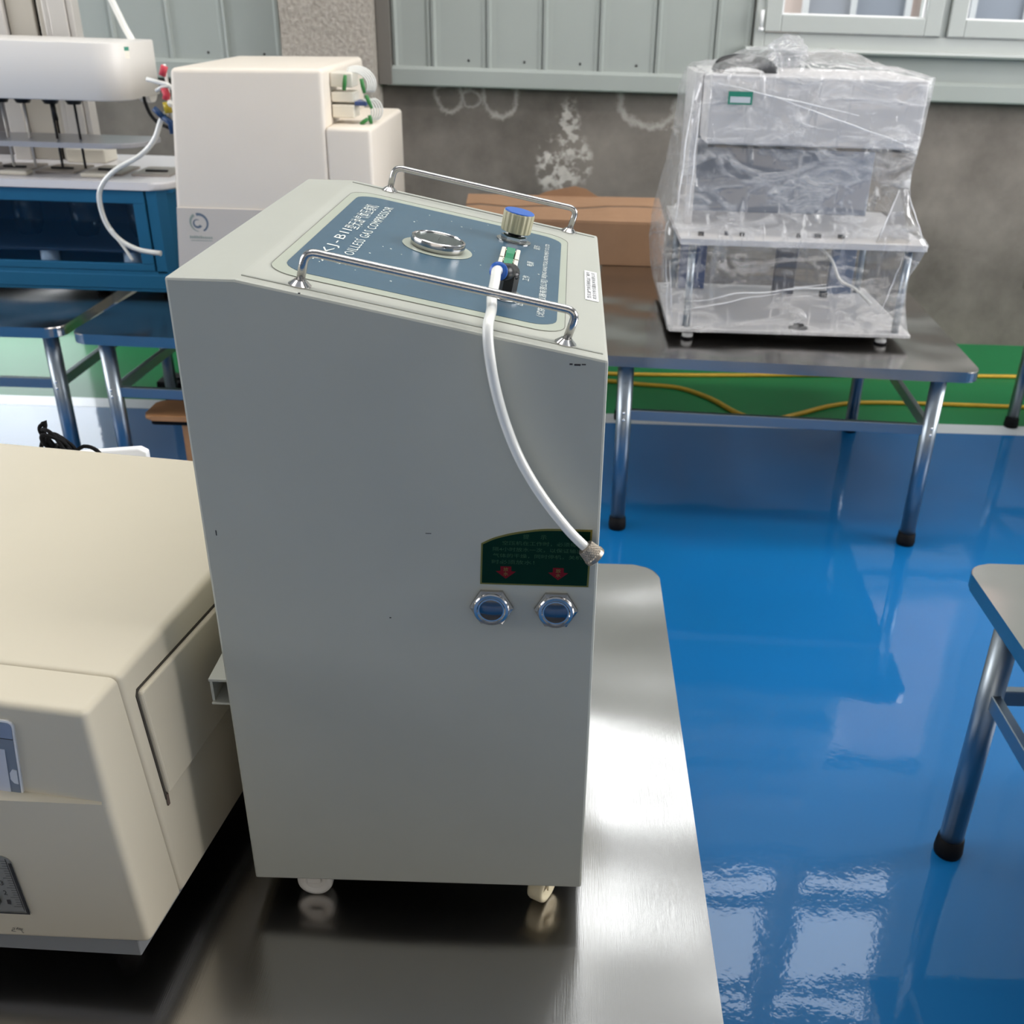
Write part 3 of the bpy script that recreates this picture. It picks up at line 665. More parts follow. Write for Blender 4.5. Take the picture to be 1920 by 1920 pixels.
# ================================================================== BEIGE INSTRUMENT
TH = math.radians(7.8); KS = .965; O = Vector((-.462*KS, .81*KS, 1.7-1.04*KS))
inst = thing('chromatograph', 'low beige bench instrument with rounded front corner left of the compressor', 'instrument', tuple(O), -TH)
inst.scale = (KS, KS, KS)
ROOTM[inst.name] = (Matrix.Translation(O) @ Matrix.Rotation(-TH, 4, 'Z') @ Matrix.Scale(KS, 4)).inverted()
def zz(z): return z-.66
W_ = .62
# main housing behind the seam (profile y,z), front bezel before it
b = B(); prism(b, [(.074, zz(.70)), (.040, zz(1.054)), (.565, zz(1.054)), (.600, zz(1.03)), (.600, zz(.70))], 'x', -W_, 0, .009, 4)
hs = add('housing', b, M_beige, inst, smooth='auto', local=True)
b = B()
t = bmesh.new()
# the lower front bows out under a thin wedge-shaped ledge
def bow(x): return .037*(1-abs(x+.31)/.31)
def sec(x):
    q = bow(x)
    return [(x, .0725, zz(.70)), (x, -q, zz(.70)), (x, -.014-q, zz(.928)), (x, -.014, zz(.931)), (x, -.020, zz(1.054)), (x, .0385, zz(1.054))]
secs = [sec(-W_), sec(-.31), sec(-.001)]
rr = [[t.verts.new(p) for p in s] for s in secs]
for a_, b_ in zip(rr, rr[1:]):
    for k in range(6): t.faces.new((a_[k], a_[(k+1) % 6], b_[(k+1) % 6], b_[k]))
t.faces.new(rr[0]); t.faces.new(rr[-1][::-1]); bmesh.ops.recalc_face_normals(t, faces=t.faces[:])
bmesh.ops.remove_doubles(t, verts=t.verts[:], dist=1e-4)
ed = [e for e in t.edges if (all(v.co.x > -.01 for v in e.verts) and not all(v.co.y > .03 for v in e.verts)) or (all(abs(v.co.z-zz(1.054)) < .001 for v in e.verts) and all(v.co.y < .01 for v in e.verts)) or (all(abs(v.co.z-zz(.70)) < .001 and v.co.y < .01 for v in e.verts))]
bmesh.ops.bevel(t, geom=ed, offset=.0085, segments=4, affect='EDGES', profile=.5, clamp_overlap=True)
merge(b, t); fb = add('front_bezel', b, M_beige, inst, smooth='auto', local=True)
# side flap, its shadow gap and finger slot
b = B(); prism(b, [(.081, zz(.8585)), (.0655, zz(1.012)), (.068, zz(1.0165)), (.40, zz(1.005)), (.43, zz(.99)), (.43, zz(.8595))], 'x', -.003, .0065, .0035, 3)
fl = add('side_flap', b, M_beige, inst, local=True)
b = B(); prism(b, [(.079, zz(.850)), (.0628, zz(1.0125)), (.0665, zz(1.0195)), (.40, zz(1.0085)), (.43, zz(1.0075)), (.43, zz(.8575)), (.083, zz(.8575)), (.083, zz(.848))], 'x', -.002, .0012)
add('flap_gap', b, mat('gap_dark', (60, 55, 48), .8), fl, local=True)
b = B(); box(b, .0005, .0022, .0795, .0840, zz(.840), zz(.857), .0006); add('finger_slot', b, mat('slot_brown', (92, 78, 70), .8), fl, local=True)
# nameplate
fy = lambda z: -.020+.012 + (1.054-z)*.02    # recessed panel face near x = -.12..-.3
def IM(x, z, dy=0):
    y = -.014-.006*(z-.931)/(1.054-.931)
    return Vector((x, y-dy, zz(z)))
def plate_on(name, pts, m, parent, th, base=0):
    t = bmesh.new(); A = [t.verts.new(IM(x, z, base+th)) for x, z in pts]; Bk = [t.verts.new(IM(x, z, -.003)) for x, z in pts]; n = len(pts)
    t.faces.new(A); t.faces.new(Bk[::-1])
    for i in range(n): t.faces.new((A[i], Bk[i], Bk[(i+1) % n], A[(i+1) % n]))
    bmesh.ops.recalc_face_normals(t, faces=t.faces[:])
    q = B(); merge(q, t); return add(name, q, m, parent, local=True)
def sk(pts): return [(x+.020*(z-.8815)/.133, z+.019) for x, z in pts]
np_ = plate_on('nameplate', sk(rrect_pts(-.300, -.1022, .8815, 1.0130, .008)), M_white, inst, .0022)
plate_on('plate_field', sk(rrect_pts(-.299, -.1045, .8840, 1.0105, .0065)), mat('plate_blue_grey', (112, 122, 136), .4), np_, .0026)
plate_on('plate_header', sk(rrect_pts(-.299, -.1045, .9890, 1.0105, (.006, .0001, .0001, .0001))), mat('plate_header_blue', (122, 136, 160), .4), np_, .0029)
plate_on('header_line', sk([(-.299, .9880), (-.1045, .9880), (-.1045, .9888), (-.299, .9888)]), M_black, np_, .0030)
plate_on('card', sk([(-.297, .8900), (-.1155, .8900), (-.1155, .973), (-.297, .973)]), mat('card_white', (186, 190, 200), .5), np_, .0031)
plate_on('card_tab', sk([(-.1052, .945), (-.1100, .946), (-.1135, .940), (-.1135, .931), (-.1100, .926), (-.1052, .925)]), mat('tab_white', (200, 203, 208), .5), np_, .0034)
inv_rot = ROOTM[inst.name].inverted()
def IMW(x, z, dy): return inv_rot @ frame_m(IM(x, z, dy), (1, 0, 0), (0, 0, 1), (0, -1, 0))
text('R', .0078, .0120, IMW(-.1040, 1.0190, .0036), M_ink, np_)
# ruled gauge window in the lower front
def LM(x, z, dy=0):
    y = -.014*(z-.70)/.228-bow(x); return Vector((x, y-dy, zz(z)))
def low_plate(name, pts, m, parent, th):
    t = bmesh.new(); A = [t.verts.new(LM(x, z, th)) for x, z in pts]; Bk = [t.verts.new(LM(x, z, -.002)) for x, z in pts]; n = len(pts)
    t.faces.new(A); t.faces.new(Bk[::-1])
    for i in range(n): t.faces.new((A[i], Bk[i], Bk[(i+1) % n], A[(i+1) % n]))
    bmesh.ops.recalc_face_normals(t, faces=t.faces[:]); q = B(); merge(q, t); return add(name, q, m, parent, local=True)
rul = low_plate('gauge_window', rrect_pts(-.262, -.1295, .7480, .8420, (.012, .012, .001, .001)), mat('gauge_silver', (150, 150, 146), .3, .5), inst, .0010)
b = B()
for (x0, x1, z0, z1) in ((-.1325, -.1290, .7480, .832), (-.262, -.1290, .7462, .7485)):
    t = [LM(x0, z0, .0022), LM(x1, z0, .0022), LM(x1, z1, .0022), LM(x0, z1, .0022)]; flatpoly(b, t)
add('gauge_frame', b, M_dark, rul, local=True)
b = B()
for k in range(20):
    z = .758+k*.0040; L_ = .010 if k % 4 == 0 else .006
    flatpoly(b, [LM(-.1350-L_, z, .0015), LM(-.1350, z, .0015), LM(-.1350, z+.0006, .0015), LM(-.1350-L_, z+.0006, .0015)])
flatpoly(b, [LM(-.1352, .752, .0015), LM(-.1344, .752, .0015), LM(-.1344, .838, .0015), LM(-.1352, .838, .0015)])
add('gauge_ticks', b, M_ink, rul, local=True)
for k, ch in enumerate('12345'):
    z = .766+k*.0160; text(ch, .0042, .0068, inv_rot @ frame_m(LM(-.1490, z, .0016), (1, 0, 0), (0, 0, 1), (0, -1, 0)), M_ink, rul)
b = B(); lathe(b, [(.0105, 0), (.0105, .006), (.008, .009), (0, .010)], frame_m(LM(-.168, .768, .0), (1, 0, 0), (0, 0, 1), (0, -1, 0)), 24); add('gauge_button', b, mat('button_grey', (96, 98, 96), .4, .4), rul, local=True)
text('空气', .019, .0080, inv_rot @ frame_m(LM(-.1545, .7160, .0006), (1, 0, 0), (0, 0, 1), (0, -1, 0)), M_ink, inst)
# recessed grey base and feet
b = B(); prism(b, [(-.60, .010), (-.31, -.029), (-.018, .002), (-.018, .56), (-.60, .56)], 'z', zz(.674), zz(.700), .001, 1); add('base', b, M_beigeb, inst, local=True)
for x in (-.54, -.08):
    for y in (.06, .50):
        b = B(); lathe(b, [(.016, (.66-O.z)/KS), (.018, (.66-O.z)/KS+.004), (.018, .016)], Matrix.Translation((x, y, 0)), 20); add('rubber_foot', b, M_rubber, inst, local=True)

# white lidded box behind it and the black cord lying on it
b = B(); rslab(b, -1.12, -.722, 1.46, 1.60, .66, .950, .012, .004, 3); wbx = thing('storage_tray', 'white tray hidden behind the beige instrument, carrying the black mains lead', 'tray', (-.92, 1.53, .66)); add('body', b, M_white, wbx)
b = B(); prism(b, [(-.90, .660), (-.728, .660), (-.728, .968), (-.741, .975), (-.86, .962), (-.90, .950)], 'y', 1.606, 1.622, .003, 2); add('foam_sheet', b, M_white, label='thin white foam sheet standing upright behind the beige instrument, its rounded corner showing', cat='foam sheet')
cord = thing('mains_lead', 'black mains lead in a loose coil rising above the back of the beige instrument', 'cord', (-.86, 1.55, .952))
b = B(); pts = [(-.905, 1.52, .9565), (-.890, 1.53, .957)]
for k in range(60):
    a = k/59*2*math.pi*4+2.6; q = k/59
    u = .028*math.cos(a)*(1-.25*q); v = .012*math.sin(a)*(1+.2*math.sin(k))
    pts.append((-.856+u*.75+v*.75+.012*q, 1.55+.010*math.sin(a*.7), 1.010-u*.85+v*.55-.014*q))
pts += [(-.830, 1.555, .990), (-.812, 1.56, .997), (-.795, 1.56, .993), (-.785, 1.56, .980), (-.777, 1.55, .960)]
tube(b, catmull(pts, 3), .0034, 8); add('cable', b, M_rubber, cord)
b = B(); tube(b, [(-.852, 1.537, .9565), (-.850, 1.540, .99), (-.848, 1.55, 1.005)], .006, 8); add('cable_tie', b, M_black, cord)

# ================================================================== WRAPPED APPARATUS
ap = thing('wrapped_apparatus', 'white two-deck apparatus wrapped in clear stretch film on the steel table', 'apparatus', (.77, 3.66, .66))
b = B(); box(b, .352, 1.176, 3.345, 3.965, .690, .702, .002); bp_ = add('base_plate', b, M_apw, ap)
for x, y in ((.42, 3.375), (1.087, 3.375), (.42, 3.93), (1.087, 3.93)):
    b = B(); lathe(b, [(.019, .006), (.020, .016), (.016, .026), (.010, .030)], Matrix.Translation((x, y, .66)), 20); f = add('foot', b, M_white, ap)
    b = B(); lathe(b, [(.023, 0), (.023, .005), (.019, .007)], Matrix.Translation((x, y, .66)), 20); add('foot_pad', b, M_rubber, f)
b = B(); rslab(b, .368, 1.178, 3.345, 3.925, .984, 1.003, .004, .0015); mp_ = add('middle_deck', b, M_apw, ap)
b = B()
for x, w in ((.43, .018), (.57, .015), (.76, .012), (.82, .022), (.90, .02), (.52, .012)):
    y = 3.40+random.uniform(-.01, .02); box(b, x, x+w, y, y+.02, 1.003, 1.015, .002)
add('deck_clamps', b, M_dark, mp_)
for x, y in ((.412, 3.372), (1.128, 3.372), (.412, 3.90), (1.128, 3.90)):
    b = B(); cyl(b, (x, y, .702), (x, y, .984), .0125, n=16); add('post', b, M_leg, ap)
for x0, x1, y, mm in ((1.005, 1.095, 3.86, M_greyblue), (.79, .87, 3.84, mat('dark_grey_panel', (84, 84, 88), .5)), (.43, .53, 3.88, mat('navy_panel', (52, 70, 112), .5))):
    b = B(); box(b, x0, x1, y, y+.03, .702, .984, .003); add('rear_column', b, mm, ap)
b = B(); lathe(b, [(.034, 0), (.033, .006), (.02, .009), (.018, .016), (0, .018)], Matrix.Translation((.800, 3.385, .702)) @ Matrix.Diagonal((1, .6, 1, 1)), 24); add('rubber_plug', b, M_rubber, ap)
b = B(); box(b, .965, .992, 3.80, 3.83, .702, .722, .003); add('rubber_block', b, M_rubber, ap)
# upper housing: front hood, side cheeks, back panel
b = B(); box(b, .430, 1.110, 3.410, 3.870, 1.290, 1.496, .006, 2); hd = add('upper_hood', b, M_apw, ap)
b = B(); box(b, .440, 1.098, 3.840, 3.868, 1.003, 1.290, .002); bpn = add('back_panel', b, mat('pale_blue_panel', (132, 140, 154), .45), ap)
b = B(); box(b, .440, 1.100, 3.425, 3.44, 1.279, 1.290); add('hood_lip', b, M_dark, hd)
b = B(); box(b, .400, .428, 3.60, 3.87, 1.003, 1.49, .003); add('side_cheek', b, M_apw, ap)
b = B(); prism(b, [(1.012, 1.003), (1.128, 1.003), (1.060, 1.170)], 'y', 3.372, 3.376); add('corner_gusset', b, M_alu, ap)
b = B(); tube(b, catmull([(.84, 3.75, .90), (.90, 3.72, .915), (.96, 3.70, .87), (1.0, 3.69, .80), (1.06, 3.68, .77), (1.12, 3.66, .72)], 6), .006, 8); add('loose_tube', b, M_tube, ap)
# the black handle and crumpled film on top
b = B(); tube(b, catmull([(.455, 3.50, 1.498), (.475, 3.51, 1.522), (.53, 3.52, 1.532), (.60, 3.53, 1.524), (.65, 3.54, 1.498)], 6), .020, 10); add('top_handle', b, M_black, ap)
# film shell
ringdef = [(.693, .346, 1.180, 3.335, 3.975), (.72, .338, 1.165, 3.337, 3.972), (.80, .318, 1.146, 3.338, 3.95), (.90, .308, 1.140, 3.338, 3.94), (.975, .310, 1.172, 3.338, 3.935), (1.004, .316, 1.186, 3.336, 3.935),
           (1.03, .318, 1.165, 3.342, 3.93), (1.10, .332, 1.118, 3.372, 3.92), (1.18, .348, 1.104, 3.385, 3.91), (1.30, .366, 1.112, 3.392, 3.90), (1.42, .374, 1.120, 3.396, 3.895), (1.485, .392, 1.126, 3.398, 3.89), (1.505, .412, 1.128, 3.402, 3.885)]
b = B(); dens = b.verts.layers.float.new('density'); NR = 96; rings = []
zs = []
for (a_, c_) in zip(ringdef, ringdef[1:]):
    k = max(1, int((c_[0]-a_[0])/.014))
    for i in range(k): zs.append([a_[j]*(1-i/k)+c_[j]*(i/k) for j in range(5)])
zs.append(list(ringdef[-1]))
def ringpts(x0, x1, y0, y1, n=NR, r=.02):
    base = rrect_pts(x0, x1, y0, y1, r, 5); L_ = [0]
    base.append(base[0])
    for p, q in zip(base, base[1:]): L_.append(L_[-1]+math.dist(p, q))
    out = []
    for k in range(n):
        s = L_[-1]*k/n; i = max(j for j in range(len(L_)) if L_[j] <= s+1e-9); i = min(i, len(base)-2)
        f = (s-L_[i])/max(1e-9, L_[i+1]-L_[i]); out.append((base[i][0]*(1-f)+base[i+1][0]*f, base[i][1]*(1-f)+base[i+1][1]*f))
    return out
for z, x0, x1, y0, y1 in zs:
    row = []
    for (x, y) in ringpts(x0, x1, y0, y1):
        q = Vector((x, y, z)); nn = Vector((x-(x0+x1)/2, y-(y0+y1)/2, 0)).normalized()
        w1 = noise.noise(Vector((x*5+z*3, y*5, z*16)))*.004 + noise.noise(Vector((x*22, y*22, z*9+x*6)))*.0016
        v = b.verts.new(q + nn*w1); v[dens] = max(0, .25*noise.noise(Vector((x*4, y*4, z*3.5)))) + (.30 if z > 1.29 else (.2 if z > 1.01 else .02)) + (.3*max(0, 1-abs(z-1.006)/.04)*.5)
        row.append(v)
    rings.append(row)
# gathered top: rows shrink to the centre and heave into crumples
cx, cy = .775, 3.64
for i in range(1, 15):
    s = 1-i/15; row = []
    for (x, y) in ringpts(ringdef[-1][1], ringdef[-1][2], ringdef[-1][3], ringdef[-1][4]):
        px, py = cx+(x-cx)*s, cy+(y-cy)*s
        hump = .070*math.exp(-((px-.66)/.06)**2-((py-3.46)/.07)**2) + .052*math.exp(-((px-.82)/.16)**2-((py-3.55)/.15)**2) + .050*math.exp(-((px-.56)/.1)**2-((py-3.54)/.09)**2)
        z = 1.508 + hump + .010*(1-s) + noise.noise(Vector((px*16, py*16, 3)))*.012 + noise.noise(Vector((px*42, py*30, 8)))*.006
        v = b.verts.new((px, py, z)); v[dens] = .50 if px > .62 else .06; row.append(v)
    rings.append(row)
for a_, c_ in zip(rings, rings[1:]):
    for k in range(NR): f = b.faces.new((a_[k], a_[(k+1) % NR], c_[(k+1) % NR], c_[k])); f.smooth = True
f = b.faces.new(rings[-1])
bmesh.ops.recalc_face_normals(b, faces=b.faces[:])
film = add('stretch_film', b, M_film, ap)
# folds and twisted strands of film: thin opaque ridges
for seed, (p0, p1, amp) in enumerate([((.40, 3.333, .80), (.86, 3.333, .87), .008), ((.40, 3.333, .77), (.72, 3.333, .84), .006), ((.70, 3.333, .845), (.92, 3.333, .865), .004), ((.62, 3.387, 1.44), (1.09, 3.387, 1.30), .01), ((.45, 3.39, 1.47), (.90, 3.39, 1.39), .008),
                                      ((.375, 3.39, 1.45), (.345, 3.355, 1.05), .006), ((.40, 3.392, 1.42), (.385, 3.36, 1.08), .006), ((1.085, 3.372, 1.17), (1.165, 3.345, 1.01), .004), ((1.06, 3.372, 1.17), (1.01, 3.345, 1.01), .003), ((1.10, 3.345, .96), (1.06, 3.335, .78), .01), ((.325, 3.35, .93), (.345, 3.345, .70), .006), ((.338, 3.35, .93), (.362, 3.345, .70), .004)]):
    b = B(); pp = []
    for k in range(15):
        t_ = k/14; q = Vector(p0).lerp(Vector(p1), t_); q += Vector((noise.noise(Vector((t_*4, seed*7, 0))), noise.noise(Vector((t_*4, seed*7, 5)))*.15, noise.noise(Vector((t_*4, seed*7, 9)))))*amp; pp.append(q)
    tube(b, pp, [.0006+.0022*math.sin(math.pi*k/14)*(0.5+.5*abs(noise.noise(Vector((k*.7, seed, 2))))) for k in range(15)], 6)
    add('film_fold', b, M_white, ap)
# torn film bunch on top
b = B(); t = bmesh.new(); bmesh.ops.create_icosphere(t, subdivisions=5, radius=1)
for v in t.verts:
    q = v.co.copy(); r = 1+.22*noise.noise(q*2.4)+.16*abs(noise.noise(q*5))+.07*noise.noise(q*11)
    v.co = Vector((q.x*.056, q.y*.05, q.z*.045))*r
merge(b, t, Matrix.Translation((.668, 3.46, 1.562))); fbo = add('film_bunch', b, M_film, ap, smooth=True); at_ = fbo.data.attributes.new('density', 'FLOAT', 'POINT'); at_.data.foreach_set('value', [.5]*len(fbo.data.vertices))
# green-edged label on the hood
b = B(); box(b, .484, .560, 3.3885, 3.3895, 1.412, 1.450); lab = add('label', b, M_teal, ap)
b = B(); box(b, .4905, .5535, 3.3880, 3.3886, 1.417, 1.4345); add('label_field', b, mat('label_grey', (196, 202, 206), .5), lab)
text('2023', .030, .010, frame_m((.518, 3.3876, 1.4255), (1, 0, 0), (0, 0, 1), (0, -1, 0)), mat('label_text_grey', (140, 156, 154), .5), lab) if False else None

# cardboard box behind
cb = thing('cardboard_box', 'brown cardboard carton with loose top flaps behind the compressor', 'box', (-.02, 4.56, .66))
b = B(); box(b, -.455, .412, 4.392, 4.60, .66, .842, .003); add('body', b, M_kraft, cb)
def flap(pts, nm='flap'):
    b = B(); n = 14
    for i in range(n):
        for s in (0, 1): pass
    t = bmesh.new(); rows = []
    for i in range(n+1):
        u = i/n; row = []
        for j in range(5):
            v_ = j/4; p = Vector(pts[0]).lerp(Vector(pts[1]), u).lerp(Vector(pts[3]).lerp(Vector(pts[2]), u), v_)
            p.z += noise.noise(Vector((p.x*6, p.y*9, 4)))*.012*v_; row.append(t.verts.new(p))
        rows.append(row)
    for a_, c_ in zip(rows, rows[1:]):
        for j in range(4): t.faces.new((a_[j], c_[j], c_[j+1], a_[j+1]))
    bmesh.ops.recalc_face_normals(t, faces=t.faces[:])
    q = bmesh.ops.extrude_face_region(t, geom=t.faces[:])
    for v_ in q['geom']:
        if isinstance(v_, bmesh.types.BMVert): v_.co.z += .004
    merge(b, t); return add(nm, b, M_kraft, cb)
flap([(-.455, 4.394, .843), (.412, 4.394, .843), (.40, 4.500, .880), (-.45, 4.500, .872)])
flap([(-.45, 4.600, .905), (.395, 4.600, .912), (.40, 4.505, .885), (-.45, 4.505, .878)])
b = B(); prism(b, [(-.20, .885), (-.10, .93), (.02, .955), (.07, .945), (.13, .91), (.15, .885)], 'y', 4.596, 4.60); add('torn_flap', b, M_kraft, cb)

# ================================================================== CREAM TOWER
tw = thing('cream_analyser', 'tall cream bench analyser with round emblem and stepped right side', 'instrument', (-.95, 3.65, .66))
b = B(); t = bmesh.new()
def quadbox(front, back, y0, y1):
    A = [t.verts.new((x, y0, z)) for x, z in front]; Bk = [t.verts.new((x, y1, z)) for x, z in back]; n = len(front)
    t.faces.new(A); t.faces.new(Bk[::-1])
    for i in range(n): t.faces.new((A[i], Bk[i], Bk[(i+1) % n], A[(i+1) % n]))
quadbox([(-1.302, .66), (-.770, .66), (-.760, 1.484), (-1.222, 1.474)], [(-1.302, .66), (-.770, .66), (-.765, 1.484), (-1.222, 1.474)], 3.30, 3.98)
bmesh.ops.recalc_face_normals(t, faces=t.faces[:]); bmesh.ops.bevel(t, geom=t.edges[:], offset=.016, segments=4, affect='EDGES', profile=.5)
merge(b, t); add('main_housing', b, M_cream, tw, smooth='auto')
b = B(); box(b, -.766, -.622, 3.303, 3.93, .66, 1.318, .014, 4); add('side_housing', b, M_cream, tw, smooth='auto')
b = B(); prism(b, [(-1.297, .68), (-.774, .68), (-.768, 1.063), (-1.2585, 1.063)], 'y', 3.2965, 3.301, .001, 1); lwb = add('lower_fascia', b, M_creamd, tw)
# emblem: broken ring with inner swirl, worn print beneath
M_eb = mat('emblem_slate', (98, 110, 124), .5); M_eg = mat('emblem_sage', (140, 150, 140), .5)
def arc(b, cx, cz, r, w0, w1, a0, a1, y=3.2960, n=18):
    P = []
    for k in range(n+1):
        u = k/n; a = math.radians(a0+(a1-a0)*u); w_ = w0+(w1-w0)*u; P.append(((cx+(r-w_)*math.cos(a), y, cz+(r-w_)*math.sin(a)), (cx+(r+w_)*math.cos(a), y, cz+(r+w_)*math.sin(a))))
    for p, q in zip(P, P[1:]): flatpoly(b, [p[0], p[1], q[1], q[0]])
ex, ez = -1.192, 1.016
b = B(); arc(b, ex, ez, .027, .0045, .0025, 105, -65); arc(b, ex-.006, ez-.002, .012, .001, .0045, 60, 330); e1 = add('emblem', b, M_eb, lwb)
b = B(); arc(b, ex, ez, .028, .001, .0045, 260, 120); add('emblem_arc', b, M_eg, lwb)
b = B()
for k in range(11):
    x0 = ex-.036+k*.0068; h = random.choice((.006, .0085, .0075)); flatpoly(b, [(x0, 3.296, .966), (x0+.0048, 3.296, .966), (x0+.0048, 3.296, .966+h), (x0, 3.296, .966+h)])
flatpoly(b, [(ex-.034, 3.296, .9585), (ex+.036, 3.296, .9585), (ex+.036, 3.296, .9605), (ex-.034, 3.296, .9605)])
add('worn_print', b, M_eg, lwb)
# valve blocks and hose loops in the notch
for z0, z1 in ((1.335, 1.375), (1.382, 1.412), (1.425, 1.468)):
    b = B(); box(b, -.760, -.690, 3.40, 3.50, z0, z1, .004); add('valve_block', b, M_ivory, tw)
b = B(); box(b, -.69, -.652, 3.41, 3.49, 1.372, 1.384, .002); add('tube_connector', b, mat('blue_connector', (70, 90, 140), .4), tw)
for k in range(5):
    b = B(); y = 3.42+k*.016; r = .038+.003*k
    tube(b, [(-.690+r*1.15*math.sin(a_), y, 1.452+(r)*math.cos(a_)-.02) for a_ in [math.radians(q) for q in range(-30, 121, 10)]], .0028, 7); add('tube_loop', b, M_tube, tw)
for k in range(5):
    b = B(); y = 3.42+k*.014; r = .030
    tube(b, [(-.668+k*.006+r*math.sin(a_), y, 1.356+r*1.1*math.cos(a_)) for a_ in [math.radians(q) for q in range(0, 181, 12)]], .0026, 7); add('tube_loop', b, M_tube, tw)
M_gclip = mat('green_clip', (54, 124, 62), .4)
for p0, p1 in (((-.716, 3.39, 1.418), (-.709, 3.39, 1.462)), ((-.650, 3.40, 1.405), (-.633, 3.40, 1.366)), ((-.662, 3.40, 1.452), (-.654, 3.40, 1.410)), ((-.672, 3.40, 1.318), (-.648, 3.40, 1.336)), ((-.644, 3.41, 1.345), (-.640, 3.41, 1.320))):
    b = B(); tube(b, [p0, Vector(p0).lerp(Vector(p1), .5), p1], [.0058, .0066, .005], 10); add('tube_clip', b, M_gclip, tw)

# ================================================================== DISSOLUTION TESTER
dt = thing('dissolution_tester', 'blue cabinet with white deck and raised white stirring head at far left', 'instrument', (-1.95, 3.98, .66))
CX0, CX1, CY0, CY1 = -2.65, -1.415, 3.676, 4.30
b = B(); box(b, CX0, CX1, CY0+.02, CY1, .690, .700, .001); box(b, CX0, CX1, CY1-.015, CY1, .70, 1.045); box(b, CX1-.014, CX1, CY0+.05, CY1-.015, .70, 1.045); box(b, CX0, CX0+.014, CY0+.05, CY1-.015, .70, 1.045)
box(b, CX0, CX1, CY0+.02, CY1, 1.035, 1.045)
t = bmesh.new()
add('cabinet_shell', b, M_cabblue, dt)
b = B(); rslab(b, CX0, CX1, CY0, CY0+.06, .680, .756, (.0, .0, .015, .035), .006, 2); box(b, CX0, CX1, CY0-.003, CY0+.01, .690, .742, .003); add('lower_rail', b, M_cabblue, dt)
b = B(); prism(b, [(-1.507, CY0+.012), (-1.507, CY0), (-1.47, CY0), (-1.44, CY0+.02), (-1.42, CY0+.05), (CX1, CY0+.09), (CX1, CY0+.10), (-1.49, CY0+.10)], 'z', .75, 1.045); add('corner_post', b, M_cabblue, dt)
b = B(); z0, z1 = .757, 1.042
box(b, CX0, -1.514, CY0-.002, CY0+.02, .997, z1, .002); box(b, CX0, -1.514, CY0-.002, CY0+.02, z0, .782, .002); box(b, -1.558, -1.514, CY0-.0025, CY0+.02, .782, .997, .002); box(b, CX0, CX0+.05, CY0-.002, CY0+.02, .782, .997, .002)
dr = add('front_frame', b, M_cabblue, dt)
b = B(); box(b, CX0+.05, -1.558, CY0+.008, CY0+.012, .782, .997); add('pane', b, M_smoke, dr)
b = B(); box(b, CX0+.02, CX1-.02, CY1-.03, CY1-.02, .70, 1.03); box(b, CX0+.02, CX1-.02, CY0+.06, CY1-.03, .701, .704); add('cabinet_lining', b, M_darkin, dt)
b = B(); rslab(b, CX0-.01, CX1+.005, CY0-.01, CY1+.01, 1.045, 1.072, (.01, .01, .05, .08), .008, 3); dk = add('deck', b, mat('deck_white', (226, 224, 226), .25), dt)
for i in range(4):      # glass vessels hang under the deck; their steel cover plates lie on it
    x = -2.38+.218*i+.10; y = 3.90
    b = B(); lathe(b, [(.050, 1.035), (.052, .93), (.050, .87), (.036, .835), (.001, .826)], Matrix.Translation((x, y, 0)), 24); add('glass_vessel', b, M_gauge_glass, dt)
b = B(); lathe(b, [(.03, .704), (.034, .76), (.032, .812)], Matrix.Translation((-1.93, 3.75, 0)), 20); add('support_foot', b, M_white, dt)
b = B(); lathe(b, [(.03, .704), (.034, .76), (.032, .812)], Matrix.Translation((-1.62, 3.75, 0)), 20); add('support_foot', b, M_white, dt)
b = B(); box(b, -2.55, -1.58, 3.715, 4.20, .812, .822, .002); add('vessel_tray', b, mat('tray_slate', (60, 74, 92), .4), dt)
for i in range(5):
    x = -2.30+.175*i
    b = B(); box(b, x, x+.14, 3.80, 3.98, 1.072, 1.080, .002); c = add('cover_plate', b, mat('cover_steel', (176, 168, 160), .35, .5), dt)
    b = B(); box(b, x+.03, x+.11, 3.86, 3.875, 1.080, 1.086, .001); add('cover_slot', b, M_dark, c)
for x in (-2.22, -2.0, -1.71): 
    b = B(); box(b, x-.05, x+.05, 3.74, 3.79, 1.072, 1.088, .006); add('clamp_block', b, M_ivory, dk)
# head
hp_ = [( -2.65, 3.60), (-1.60, 3.60)] + [(-1.595+.10*math.sin(math.radians(a)), 3.70-.10*math.cos(math.radians(a))) for a in range(8, 91, 9)] + [(-1.495, 3.92), (-2.65, 3.92)]
b = B(); prism(b, hp_, 'z', 1.342, 1.522, .006, 2); hd2 = add('stirring_head', b, M_headw, dt, smooth='auto')
b = B(); lathe(b, [(.05, 0), (.052, .02), (.05, .04)], frame_m((-1.54, 3.86, 1.37), (0, 1, 0), (0, 0, 1), (1, 0, 0)), 24); add('head_boss', b, M_headw, hd2)
sm_ = frame_m((-1.4944, 3.695, 1.500), (0, 1, 0), (0, 0, 1), (1, 0, 0))
b = B(); box(b, -.035, .035, -.018, .018, 0, .0006, M=frame_m((-1.5125, 3.655, 1.490), (.62, .78, 0), (0, 0, 1), (.78, -.62, 0))); lb2 = add('label', b, M_ivory, hd2)
b = B(); box(b, -.035, .035, .006, .018, .0006, .0012, M=frame_m((-1.5125, 3.655, 1.490), (.62, .78, 0), (0, 0, 1), (.78, -.62, 0))); add('label_band', b, M_teal, lb2)
